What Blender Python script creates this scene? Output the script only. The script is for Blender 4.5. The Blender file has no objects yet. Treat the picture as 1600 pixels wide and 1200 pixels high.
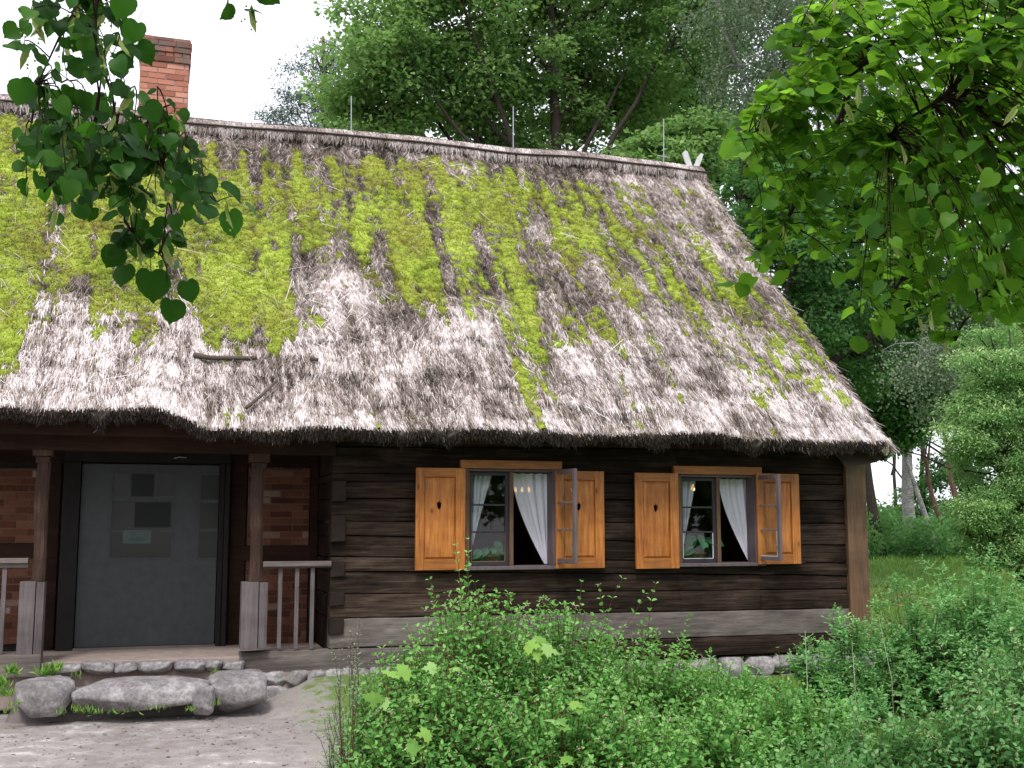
import bpy, bmesh, math, random
import numpy as np
from mathutils import Vector, Matrix

# ------------------------------------------------------------------ camera / world / sun / exposure
sc = bpy.context.scene
PITCH, YAW, FPX = math.radians(7.16), math.radians(17.2), 1750.0
CAM = np.array([0.0, -12.9, 1.6])
cd = bpy.data.cameras.new('camera'); cam = bpy.data.objects.new('camera', cd)
sc.collection.objects.link(cam); sc.camera = cam
cam.location = CAM; cam.rotation_euler = (math.pi/2+PITCH, 0, -YAW)
cd.sensor_width = 36; cd.lens = FPX/1600*36; cd.clip_end = 600; cd.clip_start = 0.05

SUN_EL, SUN_AZ = math.radians(56), math.radians(205)      # azimuth clockwise from +Y : sun in front-left of the house
w = bpy.data.worlds.new('World'); sc.world = w; w.use_nodes = True
nt = w.node_tree; nt.nodes.clear()
wo = nt.nodes.new('ShaderNodeOutputWorld'); bg = nt.nodes.new('ShaderNodeBackground')
sky = nt.nodes.new('ShaderNodeTexSky'); sky.sky_type = 'NISHITA'; sky.sun_disc = False
sky.sun_elevation = SUN_EL; sky.sun_rotation = SUN_AZ; sky.dust_density = 3.0; sky.air_density = 1.0
mx = nt.nodes.new('ShaderNodeMixRGB'); mx.inputs[0].default_value = 0.86
mx.inputs[2].default_value = (9.4, 9.5, 10.4, 1)         # thin bright overcast over the blue
nt.links.new(sky.outputs[0], mx.inputs[1]); nt.links.new(mx.outputs[0], bg.inputs[0])
bg.inputs[1].default_value = 0.10
nt.links.new(bg.outputs[0], wo.inputs[0])
sl = bpy.data.lights.new('sun', 'SUN'); sl.energy = 1.5; sl.angle = math.radians(12); sl.color = (1, 0.97, 0.93)
so = bpy.data.objects.new('sun', sl); sc.collection.objects.link(so)
sdir = Vector((math.sin(SUN_AZ)*math.cos(SUN_EL), math.cos(SUN_AZ)*math.cos(SUN_EL), math.sin(SUN_EL)))
so.rotation_euler = sdir.to_track_quat('Z', 'Y').to_euler(); so.location = (0, 0, 30)
sc.view_settings.view_transform = 'Standard'; sc.view_settings.look = 'None'
sc.view_settings.gamma = 1; sc.view_settings.exposure = 0.85

# ------------------------------------------------------------------ numeric helpers
def _R():
    cx, sx = math.cos(math.pi/2+PITCH), math.sin(math.pi/2+PITCH)
    cz, sz = math.cos(-YAW), math.sin(-YAW)
    return np.array([[cz, -sz, 0], [sz, cz, 0], [0, 0, 1]]) @ np.array([[1, 0, 0], [0, cx, -sx], [0, sx, cx]])
RM = _R()
def ray(px, py): return RM @ np.array([px-800.0, 600.0-py, -FPX])
def at(px, py, Y):
    d = ray(px, py); return CAM + d*((Y-CAM[1])/d[1])
def far(px, py, dist):
    d = ray(px, py); return CAM + d/np.linalg.norm(d)*dist
def X(px, Y=0.0, py=820): return at(px, py, Y)[0]
def Z(px, py, Y=0.0): return at(px, py, Y)[2]
def proj(P):
    q = (np.asarray(P)-CAM) @ RM
    return 800+q[..., 0]/-q[..., 2]*FPX, 600-q[..., 1]/-q[..., 2]*FPX
def _h(i, j, s):
    n = (i*374761393 + j*668265263 + s*1442695041) & 0xffffffff
    n = ((n ^ (n >> 13))*1274126177) & 0xffffffff
    return ((n ^ (n >> 16)) & 0xffff)/65535.0
def vn(x, y, s=0):
    x = np.asarray(x, float); y = np.asarray(y, float)
    xi = np.floor(x).astype(np.int64); yi = np.floor(y).astype(np.int64)
    fx = x-xi; fy = y-yi; fx = fx*fx*(3-2*fx); fy = fy*fy*(3-2*fy)
    a = _h(xi, yi, s); b = _h(xi+1, yi, s); c = _h(xi, yi+1, s); d = _h(xi+1, yi+1, s)
    return (a*(1-fx)+b*fx)*(1-fy)+(c*(1-fx)+d*fx)*fy
def fbm(x, y, s=0, o=4):
    t = 0; a = 0.5; n = 0
    for k in range(o):
        t = t+a*vn(x*2**k, y*2**k, s+k*17); n += a; a *= 0.5
    return t/n
def nrm(v): return v/np.maximum(np.linalg.norm(v, axis=-1, keepdims=True), 1e-9)

class MB:
    """collects polygons, then links them as ONE mesh object"""
    def __init__(s): s.v = []; s.f = {}; s.n = 0; s.a = []
    def add(s, V, F, rnd=0.5):
        V = np.asarray(V, float).reshape(-1, 3)
        groups = {}
        if isinstance(F, np.ndarray): groups[F.shape[1]] = F
        else:
            for f in F: groups.setdefault(len(f), []).append(f)
        for k, g in groups.items(): s.f.setdefault(k, []).append(np.asarray(g, np.int64)+s.n)
        s.v.append(V); s.n += len(V)
        s.a.append(np.broadcast_to(np.asarray(rnd, float), (len(V),)).copy())
        return s
    def box(s, x0, x1, y0, y1, z0, z1, rnd=0.5, jit=0.0, rg=None):
        V = np.array([[x, y, z] for z in (z0, z1) for y in (y0, y1) for x in (x0, x1)], float)
        if jit: V += (rg or random).uniform(-jit, jit, V.shape) if hasattr(rg, 'uniform') and not isinstance(rg, random.Random) else np.random.default_rng(s.n).uniform(-jit, jit, V.shape)
        return s.add(V, [(0, 2, 3, 1), (4, 5, 7, 6), (0, 1, 5, 4), (1, 3, 7, 5), (3, 2, 6, 7), (2, 0, 4, 6)], rnd)
    def tube(s, pts, rad, n=6, rnd=0.5, cap=True):
        pts = np.asarray(pts, float); m = len(pts)
        rad = np.broadcast_to(np.asarray(rad, float), (m,))
        t = nrm(np.gradient(pts, axis=0))
        ref = np.array([0, 0, 1.0]) if abs(t[:, 2]).mean() < 0.8 else np.array([1.0, 0, 0])
        a = nrm(np.cross(t, ref)); b = np.cross(t, a)
        th = np.arange(n)*2*math.pi/n
        V = pts[:, None]+rad[:, None, None]*(np.cos(th)[None, :, None]*a[:, None]+np.sin(th)[None, :, None]*b[:, None])
        V = V.reshape(-1, 3); i = np.arange(m-1)[:, None]*n; j = np.arange(n)[None]
        F = np.stack([i+j, i+(j+1) % n, i+n+(j+1) % n, i+n+j], -1).reshape(-1, 4)
        s.add(V, F, rnd)
        if cap and n > 3:
            s.f.setdefault(n, []).append(np.array([list(range(n))[::-1], [(m-1)*n+k for k in range(n)]])+s.n-len(V))
        return s
    def prism(s, outline, y0, y1, rnd=0.5):
        """outline of (x,z), extruded in y"""
        n = len(outline)
        V = [(x, y0, z) for x, z in outline]+[(x, y1, z) for x, z in outline]
        return s.add(V, [tuple(range(n)), tuple(range(2*n-1, n-1, -1))]+[((k+1) % n, k, n+k, n+(k+1) % n) for k in range(n)], rnd)
    def lathe(s, c, prof, n=20, rnd=0.5):
        V = []; 
        for r, z in prof:
            for k in range(n): V.append((c[0]+r*math.cos(2*math.pi*k/n), c[1]+r*math.sin(2*math.pi*k/n), c[2]+z))
        F = [(i*n+k, i*n+(k+1) % n, (i+1)*n+(k+1) % n, (i+1)*n+k) for i in range(len(prof)-1) for k in range(n)]
        return s.add(V, F, rnd)
    def build(s, name, mat, parent=None, smooth=False, bevel=0, tint=None):
        root = parent
        while root is not None and root.parent is not None: root = root.parent
        off = np.array(root.location) if root is not None else np.zeros(3)
        V = np.concatenate(s.v)-off
        if root is None:
            c = np.array([(V[:, 0].min()+V[:, 0].max())/2, (V[:, 1].min()+V[:, 1].max())/2, V[:, 2].min()]); V = V-c
        me = bpy.data.meshes.new(name)
        fs = [(k, np.concatenate(g)) for k, g in sorted(s.f.items())]
        nl = sum(k*len(g) for k, g in fs); nf = sum(len(g) for k, g in fs)
        me.vertices.add(len(V)); me.vertices.foreach_set('co', V.astype(np.float32).ravel())
        me.loops.add(nl); me.loops.foreach_set('vertex_index', np.concatenate([g.ravel() for k, g in fs]).astype(np.int32))
        me.polygons.add(nf)
        tot = np.concatenate([np.full(len(g), k) for k, g in fs]); st = np.concatenate([[0], np.cumsum(tot)[:-1]])
        me.polygons.foreach_set('loop_start', st.astype(np.int32)); me.polygons.foreach_set('loop_total', tot.astype(np.int32))
        me.polygons.foreach_set('use_smooth', np.full(nf, bool(smooth)))
        me.update(calc_edges=True)
        at_ = me.attributes.new('rnd', 'FLOAT', 'POINT'); at_.data.foreach_set('value', np.concatenate(s.a).astype(np.float32))
        if tint is not None:
            ta = me.attributes.new('tint', 'FLOAT', 'POINT'); ta.data.foreach_set('value', np.asarray(tint, np.float32))
        me.materials.append(mat)
        o = bpy.data.objects.new(name, me); sc.collection.objects.link(o)
        if root is None: o.location = c
        if parent is not None: o.parent = parent
        if bevel:
            b = o.modifiers.new('bevel', 'BEVEL'); b.width = bevel; b.segments = 2; b.limit_method = 'ANGLE'
        return o

def tag(o, label=None, cat=None, group=None, kind=None):
    if label: o['label'] = label
    if cat: o['category'] = cat
    if group: o['group'] = group
    if kind: o['kind'] = kind
    return o
def empty(name, loc, label, cat, group=None):
    o = bpy.data.objects.new(name, None); sc.collection.objects.link(o); o.location = loc
    o.empty_display_size = 0.2
    return tag(o, label, cat, group)

# ------------------------------------------------------------------ materials
def new_mat(name):
    m = bpy.data.materials.new(name); m.use_nodes = True; t = m.node_tree
    return m, t, t.nodes['Principled BSDF'], t.nodes['Material Output']
def ramp(t, fac, cols):
    r = t.nodes.new('ShaderNodeValToRGB'); e = r.color_ramp.elements
    while len(e) < len(cols): e.new(0.5)
    for el, (p, c) in zip(e, cols): el.position = p; el.color = (*c, 1)
    t.links.new(fac, r.inputs[0]); return r.outputs[0]
def noise(t, scale, sc3=(1, 1, 1), detail=6, rough=0.6, rot=(0, 0, 0)):
    tc = t.nodes.new('ShaderNodeTexCoord'); mp = t.nodes.new('ShaderNodeMapping')
    mp.inputs['Scale'].default_value = sc3; mp.inputs['Rotation'].default_value = rot
    t.links.new(tc.outputs['Object'], mp.inputs[0])
    n = t.nodes.new('ShaderNodeTexNoise'); n.inputs['Scale'].default_value = scale
    n.inputs['Detail'].default_value = detail; n.inputs['Roughness'].default_value = rough
    t.links.new(mp.outputs[0], n.inputs['Vector']); return n.outputs['Fac']
def attr(t, name='rnd'):
    a = t.nodes.new('ShaderNodeAttribute'); a.attribute_name = name; return a.outputs['Fac']
def math_(t, op, a, b):
    n = t.nodes.new('ShaderNodeMath'); n.operation = op
    for i, v in enumerate((a, b)):
        if isinstance(v, (int, float)): n.inputs[i].default_value = v
        else: t.links.new(v, n.inputs[i])
    return n.outputs[0]
def mixc(t, f, a, b, mode='MIX'):
    n = t.nodes.new('ShaderNodeMixRGB'); n.blend_type = mode
    for i, v in enumerate((f, a, b)):
        if isinstance(v, (int, float)): n.inputs[i].default_value = v
        elif isinstance(v, tuple): n.inputs[i].default_value = (*v, 1)
        else: t.links.new(v, n.inputs[i])
    return n.outputs[0]
def bump(t, bs, h, strength=0.3, dist=0.02):
    b = t.nodes.new('ShaderNodeBump'); b.inputs['Strength'].default_value = strength; b.inputs['Distance'].default_value = dist
    t.links.new(h, b.inputs['Height']); t.links.new(b.outputs[0], bs.inputs['Normal'])
def leaf_mat(name, cols, trans=0.35, tcol=(0.2, 0.4, 0.03), rough=0.5, spec=0.3):
    spec *= .5; rough += .08
    m, t, bs, out = new_mat(name)
    c = ramp(t, attr(t), cols); t.links.new(c, bs.inputs['Base Color'])
    bs.inputs['Roughness'].default_value = rough; bs.inputs['Specular IOR Level'].default_value = spec
    tr = t.nodes.new('ShaderNodeBsdfTranslucent')
    tc = mixc(t, 0.75, c, tcol); t.links.new(tc, tr.inputs[0])
    ms = t.nodes.new('ShaderNodeMixShader'); ms.inputs[0].default_value = trans
    t.links.new(bs.outputs[0], ms.inputs[1]); t.links.new(tr.outputs[0], ms.inputs[2]); t.links.new(ms.outputs[0], out.inputs[0])
    return m
def wood_mat(name, cols, axis='x', scale=3, stretch=14, rough=0.75, b=0.35, spec=0.25, rndmix=0.0, big=0.5, knots=0):
    m, t, bs, out = new_mat(name)
    s3 = {'x': (1, stretch, stretch), 'z': (stretch, stretch, 1), 'y': (stretch, 1, stretch)}[axis]
    n1 = noise(t, scale, s3, 8, 0.65); n2 = noise(t, 1.3, (1, 1, 2.5), 4, 0.6)
    f = math_(t, 'ADD', math_(t, 'MULTIPLY', n1, 1-big), math_(t, 'MULTIPLY', n2, big))
    if rndmix: f = math_(t, 'ADD', f, math_(t, 'MULTIPLY', math_(t, 'SUBTRACT', attr(t), 0.5), rndmix))
    c = ramp(t, f, cols)
    if knots:
        tc = t.nodes.new('ShaderNodeTexCoord'); mp = t.nodes.new('ShaderNodeMapping'); mp.inputs['Scale'].default_value = {'x': (.45, 1, 1), 'z': (1, 1, .45), 'y': (1, .45, 1)}[axis]
        vo = t.nodes.new('ShaderNodeTexVoronoi'); vo.inputs['Scale'].default_value = knots; t.links.new(tc.outputs['Object'], mp.inputs[0]); t.links.new(mp.outputs[0], vo.inputs['Vector'])
        kd = math_(t, 'ADD', vo.outputs['Distance'], math_(t, 'MULTIPLY', math_(t, 'SUBTRACT', n1, .5), .12))
        c = mixc(t, math_(t, 'MULTIPLY', ramp(t, kd, [(0.06, (1, 1, 1)), (0.13, (0, 0, 0))]), .75), c, tuple(x*.35 for x in cols[0][1]))
        st_ = ramp(t, noise(t, 2.6, (1, 1, 1), 6, .7), [(0.45, (0, 0, 0)), (0.75, (1, 1, 1))]); c = mixc(t, math_(t, 'MULTIPLY', st_, .45), c, tuple(x*.8 for x in cols[0][1]))
    t.links.new(c, bs.inputs['Base Color'])
    bs.inputs['Roughness'].default_value = rough; bs.inputs['Specular IOR Level'].default_value = spec
    bump(t, bs, n1, b, 0.012); return m
def plain(name, col, rough=0.7, spec=0.3, metal=0):
    m, t, bs, out = new_mat(name)
    n = noise(t, 9, (1, 1, 1), 5)
    t.links.new(ramp(t, n, [(0.25, tuple(c*0.75 for c in col)), (0.75, tuple(min(1, c*1.2) for c in col))]), bs.inputs['Base Color'])
    bs.inputs['Roughness'].default_value = rough; bs.inputs['Specular IOR Level'].default_value = spec; bs.inputs['Metallic'].default_value = metal
    return m
M = {}
# old dark logs: brown-black with lighter weathered streaks
M['log'] = wood_mat('dark_log', [(0.30, (0.003, 0.002, 0.002)), (0.46, (0.016, 0.010, 0.007)), (0.58, (0.045, 0.029, 0.021)), (0.72, (0.10, 0.072, 0.054)), (0.95, (0.20, 0.165, 0.145))], 'x', 1.6, 22, 0.85, 1.0, 0.12, 0.12, 0.42)
M['endgrain'] = plain('end_grain', (0.026, 0.019, 0.016), 0.9, 0.1)
M['grey_board'] = wood_mat('weathered_board', [(0.3, (0.06, 0.048, 0.043)), (0.5, (0.145, 0.122, 0.110)), (0.75, (0.27, 0.235, 0.21))], 'x', 2.2, 16, 0.8, 0.5, 0.2, 0.2, 0.45, 2.2)
M['grey_post'] = wood_mat('weathered_post', [(0.3, (0.055, 0.043, 0.042)), (0.55, (0.13, 0.11, 0.11)), (0.8, (0.22, 0.19, 0.19))], 'z', 2.2, 16, 0.8, 0.4, 0.2, 0.25, 0.5)
M['brown_post'] = wood_mat('brown_post', [(0.3, (0.018, 0.010, 0.007)), (0.55, (0.055, 0.030, 0.022)), (0.8, (0.15, 0.095, 0.07))], 'z', 2.5, 14, 0.8, 0.5, 0.2, 0.2, 0.45)
M['brown_beam'] = wood_mat('brown_beam', [(0.3, (0.012, 0.007, 0.005)), (0.6, (0.04, 0.018, 0.012)), (0.85, (0.08, 0.035, 0.022))], 'x', 2.5, 14, 0.85, 0.4, 0.15, 0.2, 0.45)
M['corner'] = wood_mat('stained_corner_board', [(0.3, (0.050, 0.026, 0.014)), (0.5, (0.115, 0.064, 0.034)), (0.75, (0.21, 0.125, 0.07))], 'z', 2.5, 12, 0.6, 0.25, 0.3, 0.3, 0.45)
M['pine'] = wood_mat('varnished_pine', [(0.30, (0.16, 0.045, 0.010)), (0.5, (0.40, 0.135, 0.025)), (0.72, (0.62, 0.26, 0.06))], 'z', 2.6, 13, 0.42, 0.15, 0.45, 0.12, 0.3, 6)
M['pine_h'] = wood_mat('varnished_pine_rail', [(0.3, (0.16, 0.05, 0.012)), (0.5, (0.34, 0.12, 0.025)), (0.75, (0.55, 0.23, 0.055))], 'x', 2.6, 13, 0.45, 0.15, 0.4, 0.12, 0.3, 5)
M['sash'] = wood_mat('grey_brown_sash', [(0.3, (0.075, 0.055, 0.06)), (0.6, (0.15, 0.115, 0.12)), (0.85, (0.24, 0.19, 0.19))], 'z', 3, 12, 0.6, 0.2, 0.3, 0.2, 0.4)
M['dark_sash'] = wood_mat('dark_sash', [(0.3, (0.014, 0.012, 0.016)), (0.6, (0.035, 0.030, 0.036)), (0.85, (0.07, 0.06, 0.065))], 'z', 3, 12, 0.5, 0.2, 0.35, 0.2, 0.4)
M['room'] = wood_mat('inner_boards', [(0.3, (0.10, 0.045, 0.02)), (0.6, (0.20, 0.09, 0.04)), (0.85, (0.3, 0.15, 0.07))], 'x', 2, 10, 0.8, 0.2, 0.2, 0.2, 0.4)
M['black'] = plain('dark_iron', (0.012, 0.012, 0.014), 0.5, 0.4, 0.5)
M['steel'] = plain('steel_wire', (0.35, 0.37, 0.38), 0.4, 0.5, 0.8)
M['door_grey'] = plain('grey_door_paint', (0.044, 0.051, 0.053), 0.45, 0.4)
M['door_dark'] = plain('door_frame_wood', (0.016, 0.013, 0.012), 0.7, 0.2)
M['paper'] = plain('notice_paper', (0.09, 0.12, 0.115), 0.8, 0.2)
M['ink'] = plain('green_ink', (0.02, 0.12, 0.06), 0.8, 0.2)
M['pale_board'] = wood_mat('pale_new_board', [(0.3, (0.30, 0.29, 0.22)), (0.7, (0.55, 0.54, 0.42))], 'z', 3, 10, 0.7, 0.2)
M['white_board'] = wood_mat('silver_board', [(0.3, (0.45, 0.45, 0.46)), (0.7, (0.7, 0.7, 0.7))], 'z', 3, 10, 0.7, 0.2)
M['terracotta'] = plain('terracotta', (0.20, 0.10, 0.06), 0.8, 0.2)
M['soil'] = plain('potting_soil', (0.02, 0.014, 0.01), 0.95, 0.1)
M['bark'] = wood_mat('grey_brown_bark', [(0.3, (0.018, 0.014, 0.011)), (0.55, (0.055, 0.044, 0.036)), (0.8, (0.11, 0.095, 0.08))], 'z', 5, 4, 0.9, 0.8, 0.15, 0, 0.35)
M['pine_bark'] = wood_mat('pine_bark', [(0.3, (0.06, 0.035, 0.025)), (0.55, (0.13, 0.075, 0.055)), (0.8, (0.22, 0.14, 0.10))], 'z', 5, 4, 0.9, 0.8, 0.15, 0, 0.35)
M['birch_bark'] = wood_mat('birch_bark', [(0.35, (0.05, 0.045, 0.045)), (0.5, (0.24, 0.23, 0.22)), (0.75, (0.42, 0.41, 0.40))], 'x', 4, 5, 0.7, 0.3, 0.2, 0, 0.3)
M['twig'] = plain('twig_bark', (0.045, 0.028, 0.022), 0.8, 0.2)
M['stem_red'] = plain('reddish_stem', (0.12, 0.055, 0.035), 0.7, 0.2)
M['stick'] = plain('dead_stick', (0.11, 0.085, 0.07), 0.9, 0.1)
M['pole_dark'] = plain('weathered_pole', (0.06, 0.05, 0.045), 0.9, 0.1)
m, t, bs, out = new_mat('window_glass'); M['glass'] = m
gl = t.nodes.new('ShaderNodeBsdfGlossy'); gl.inputs['Roughness'].default_value = 0.02; tp = t.nodes.new('ShaderNodeBsdfTransparent')
tp.inputs[0].default_value = (0.86, 0.9, 0.88, 1)
fr = t.nodes.new('ShaderNodeLayerWeight'); fr.inputs[0].default_value = 0.5; ms = t.nodes.new('ShaderNodeMixShader')
t.links.new(math_(t, 'ADD', math_(t, 'MULTIPLY', math_(t, 'POWER', fr.outputs['Facing'], 4.0), 0.6), 0.05), ms.inputs[0]); t.links.new(tp.outputs[0], ms.inputs[1]); t.links.new(gl.outputs[0], ms.inputs[2]); t.links.new(ms.outputs[0], out.inputs[0])
m, t, bs, out = new_mat('dark_glass'); M['dark_glass'] = m
bs.inputs['Base Color'].default_value = (0.018, 0.022, 0.020, 1); bs.inputs['Roughness'].default_value = 0.22; bs.inputs['Specular IOR Level'].default_value = 0.10
m, t, bs, out = new_mat('sheer_curtain'); M['curtain'] = m
bs.inputs['Base Color'].default_value = (0.90, 0.88, 0.98, 1); bs.inputs['Roughness'].default_value = 0.9
tr = t.nodes.new('ShaderNodeBsdfTranslucent'); tr.inputs[0].default_value = (0.8, 0.8, 0.88, 1); tp = t.nodes.new('ShaderNodeBsdfTransparent')
a = t.nodes.new('ShaderNodeMixShader'); a.inputs[0].default_value = 0.10; b = t.nodes.new('ShaderNodeMixShader'); b.inputs[0].default_value = 0.07
t.links.new(bs.outputs[0], a.inputs[1]); t.links.new(tr.outputs[0], a.inputs[2]); t.links.new(a.outputs[0], b.inputs[1]); t.links.new(tp.outputs[0], b.inputs[2]); t.links.new(b.outputs[0], out.inputs[0])
m, t, bs, out = new_mat('lamp_glow'); M['glow'] = m
em = t.nodes.new('ShaderNodeEmission'); em.inputs[0].default_value = (1, 0.55, 0.14, 1); em.inputs[1].default_value = 5; t.links.new(em.outputs[0], out.inputs[0])
# brick: colour per brick from 'rnd', plus grime
def brick_mat(name, cols, grime, gcol):
    m, t, bs, out = new_mat(name)
    c = ramp(t, attr(t), cols); n = noise(t, 14, (1, 1, 1), 8, 0.7); n2 = noise(t, 2.2, (1, 1, 1), 5, 0.6)
    c = mixc(t, math_(t, 'MULTIPLY', n, 0.5), c, tuple(x*0.55 for x in cols[0][1]))
    g = ramp(t, n2, [(grime, (0, 0, 0)), (grime+0.12, (1, 1, 1))])
    c = mixc(t, math_(t, 'MULTIPLY', g, 0.8), c, gcol)
    t.links.new(c, bs.inputs['Base Color']); bs.inputs['Roughness'].default_value = 0.9; bs.inputs['Specular IOR Level'].default_value = 0.15
    bump(t, bs, n, 0.5, 0.01); return m
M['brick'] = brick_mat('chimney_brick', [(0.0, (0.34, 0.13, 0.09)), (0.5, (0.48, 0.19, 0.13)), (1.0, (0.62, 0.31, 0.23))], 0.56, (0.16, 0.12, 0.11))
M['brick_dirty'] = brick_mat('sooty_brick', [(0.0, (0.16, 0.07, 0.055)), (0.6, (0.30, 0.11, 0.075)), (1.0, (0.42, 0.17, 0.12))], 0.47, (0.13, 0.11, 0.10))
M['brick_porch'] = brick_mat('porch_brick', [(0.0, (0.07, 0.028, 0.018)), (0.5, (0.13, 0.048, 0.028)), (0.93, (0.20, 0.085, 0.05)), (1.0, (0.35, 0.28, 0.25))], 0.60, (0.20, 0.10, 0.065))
M['mortar'] = plain('lime_mortar', (0.30, 0.24, 0.21), 0.95, 0.1)
M['mortar_dark'] = plain('old_mortar', (0.17, 0.10, 0.07), 0.95, 0.1)
# stone
m, t, bs, out = new_mat('fieldstone'); M['stone'] = m
n = noise(t, 3, (1, 1, 1), 10, 0.7); n2 = noise(t, 30, (1, 1, 1), 6, 0.7)
c = ramp(t, n, [(0.3, (0.11, 0.10, 0.10)), (0.48, (0.24, 0.22, 0.22)), (0.64, (0.44, 0.41, 0.41))])
c = mixc(t, 0.5, c, ramp(t, n2, [(0.35, (0.3, 0.3, 0.3)), (0.65, (1.3, 1.3, 1.3))]), 'MULTIPLY')
mo = ramp(t, noise(t, 4.5, (1, 1, 1), 6, 0.6), [(0.56, (0, 0, 0)), (0.66, (1, 1, 1))])
c = mixc(t, math_(t, 'MULTIPLY', mo, 0.4), c, (0.14, 0.15, 0.10))
t.links.new(c, bs.inputs['Base Color']); bs.inputs['Roughness'].default_value = 0.9; bs.inputs['Specular IOR Level'].default_value = 0.2
bump(t, bs, math_(t, 'ADD', n, math_(t, 'MULTIPLY', n2, 0.5)), 0.6, 0.03)
M['earth'] = plain('bare_earth', (0.17, 0.145, 0.14), 0.95, 0.1)
# straw: 'tint' = bleached(1) .. dark weathered(0)
def straw_mat(name, bumpy):
    m, t, bs, out = new_mat(name)
    f = attr(t, 'tint')
    c = ramp(t, f, [(0.0, (0.028, 0.021, 0.017)), (0.3, (0.145, 0.113, 0.092)), (0.58, (0.345, 0.285, 0.25)), (0.8, (0.57, 0.49, 0.47)), (1.0, (0.82, 0.76, 0.75))])
    t.links.new(c, bs.inputs['Base Color']); bs.inputs['Roughness'].default_value = 0.8; bs.inputs['Specular IOR Level'].default_value = 0.2
    if bumpy: bump(t, bs, noise(t, 30, (1, 0.15, 0.15), 6, 0.7), 0.8, 0.02)
    return m
M['thatch'] = straw_mat('weathered_thatch', True); M['straw'] = straw_mat('straw_stalks', False)
m, t, bs, out = new_mat('roof_moss'); M['moss'] = m
n = noise(t, 26, (1, 1, 1), 8, 0.75); n2 = noise(t, 1.1, (1, 1, 1), 4, 0.6)
c = ramp(t, attr(t), [(0.0, (0.06, 0.065, 0.015)), (0.25, (0.15, 0.185, 0.030)), (0.6, (0.29, 0.37, 0.050)), (1.0, (0.48, 0.57, 0.11))])
c = mixc(t, 0.5, c, ramp(t, n, [(0.3, (0.35, 0.38, 0.3)), (0.62, (1.35, 1.35, 1.1))]), 'MULTIPLY')
c = mixc(t, ramp(t, n2, [(0.42, (0, 0, 0)), (0.68, (0.55, 0.55, 0.55))]), c, (0.26, 0.22, 0.05))
t.links.new(c, bs.inputs['Base Color']); bs.inputs['Roughness'].default_value = 0.95; bs.inputs['Specular IOR Level'].default_value = 0.1
bump(t, bs, n, 1.0, 0.03)
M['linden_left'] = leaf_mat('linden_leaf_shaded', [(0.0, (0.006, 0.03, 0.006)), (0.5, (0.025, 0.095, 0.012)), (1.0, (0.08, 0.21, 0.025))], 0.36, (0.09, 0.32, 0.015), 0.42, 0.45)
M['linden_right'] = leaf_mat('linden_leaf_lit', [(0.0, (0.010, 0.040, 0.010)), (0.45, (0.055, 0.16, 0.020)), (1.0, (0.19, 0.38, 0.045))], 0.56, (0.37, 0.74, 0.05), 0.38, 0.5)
M['bloom'] = leaf_mat('linden_blossom', [(0.0, (0.20, 0.30, 0.07)), (1.0, (0.40, 0.50, 0.16))], 0.3, (0.5, 0.5, 0.2), 0.7)
M['maple'] = leaf_mat('maple_leaf', [(0.0, (0.05, 0.11, 0.035)), (0.6, (0.16, 0.285, 0.09)), (1.0, (0.32, 0.45, 0.16))], 0.45, (0.30, 0.52, 0.12), 0.55)
M['dark_leaf'] = leaf_mat('dark_leaf', [(0.0, (0.03, 0.085, 0.03)), (0.6, (0.08, 0.19, 0.065)), (1.0, (0.18, 0.33, 0.11))], 0.42, (0.18, 0.42, 0.08), 0.55)
M['birch_leaf'] = leaf_mat('birch_leaf', [(0.0, (0.09, 0.14, 0.08)), (0.6, (0.19, 0.26, 0.16)), (1.0, (0.34, 0.42, 0.28))], 0.35, (0.25, 0.35, 0.17), 0.5)
M['pine_leaf'] = leaf_mat('pine_needles', [(0.0, (0.05, 0.09, 0.06)), (1.0, (0.15, 0.22, 0.16))], 0.15, (0.1, 0.2, 0.1), 0.6)
M['fir_leaf'] = leaf_mat('fir_shoots', [(0.0, (0.10, 0.22, 0.07)), (0.5, (0.26, 0.46, 0.16)), (1.0, (0.58, 0.74, 0.32))], 0.36, (0.32, 0.56, 0.18), 0.6)
M['snowberry'] = leaf_mat('snowberry_leaf', [(0.0, (0.04, 0.15, 0.03)), (0.5, (0.15, 0.38, 0.09)), (1.0, (0.34, 0.60, 0.17))], 0.36, (0.22, 0.52, 0.08), 0.5)
M['rose'] = leaf_mat('rose_leaf', [(0.0, (0.045, 0.15, 0.045)), (0.5, (0.16, 0.36, 0.12)), (1.0, (0.36, 0.57, 0.24))], 0.34, (0.22, 0.52, 0.10), 0.5)
M['grey_leaf'] = leaf_mat('grey_green_leaf', [(0.0, (0.13, 0.20, 0.12)), (1.0, (0.36, 0.46, 0.33))], 0.25, (0.25, 0.36, 0.2), 0.6)
M['seedling'] = leaf_mat('young_maple_leaf', [(0.0, (0.14, 0.30, 0.06)), (0.6, (0.25, 0.44, 0.08)), (1.0, (0.34, 0.50, 0.24))], 0.3, (0.3, 0.5, 0.1), 0.5)
M['grass'] = leaf_mat('grass_blade', [(0.0, (0.08, 0.17, 0.03)), (0.6, (0.19, 0.38, 0.07)), (1.0, (0.36, 0.50, 0.14))], 0.3, (0.2, 0.4, 0.06), 0.6)
M['house_plant'] = leaf_mat('house_plant_leaf', [(0.0, (0.02, 0.08, 0.04)), (1.0, (0.07, 0.20, 0.09))], 0.2, (0.05, 0.2, 0.05), 0.4)
M['bud'] = plain('pink_bud', (0.62, 0.45, 0.42), 0.7, 0.2)
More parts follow.
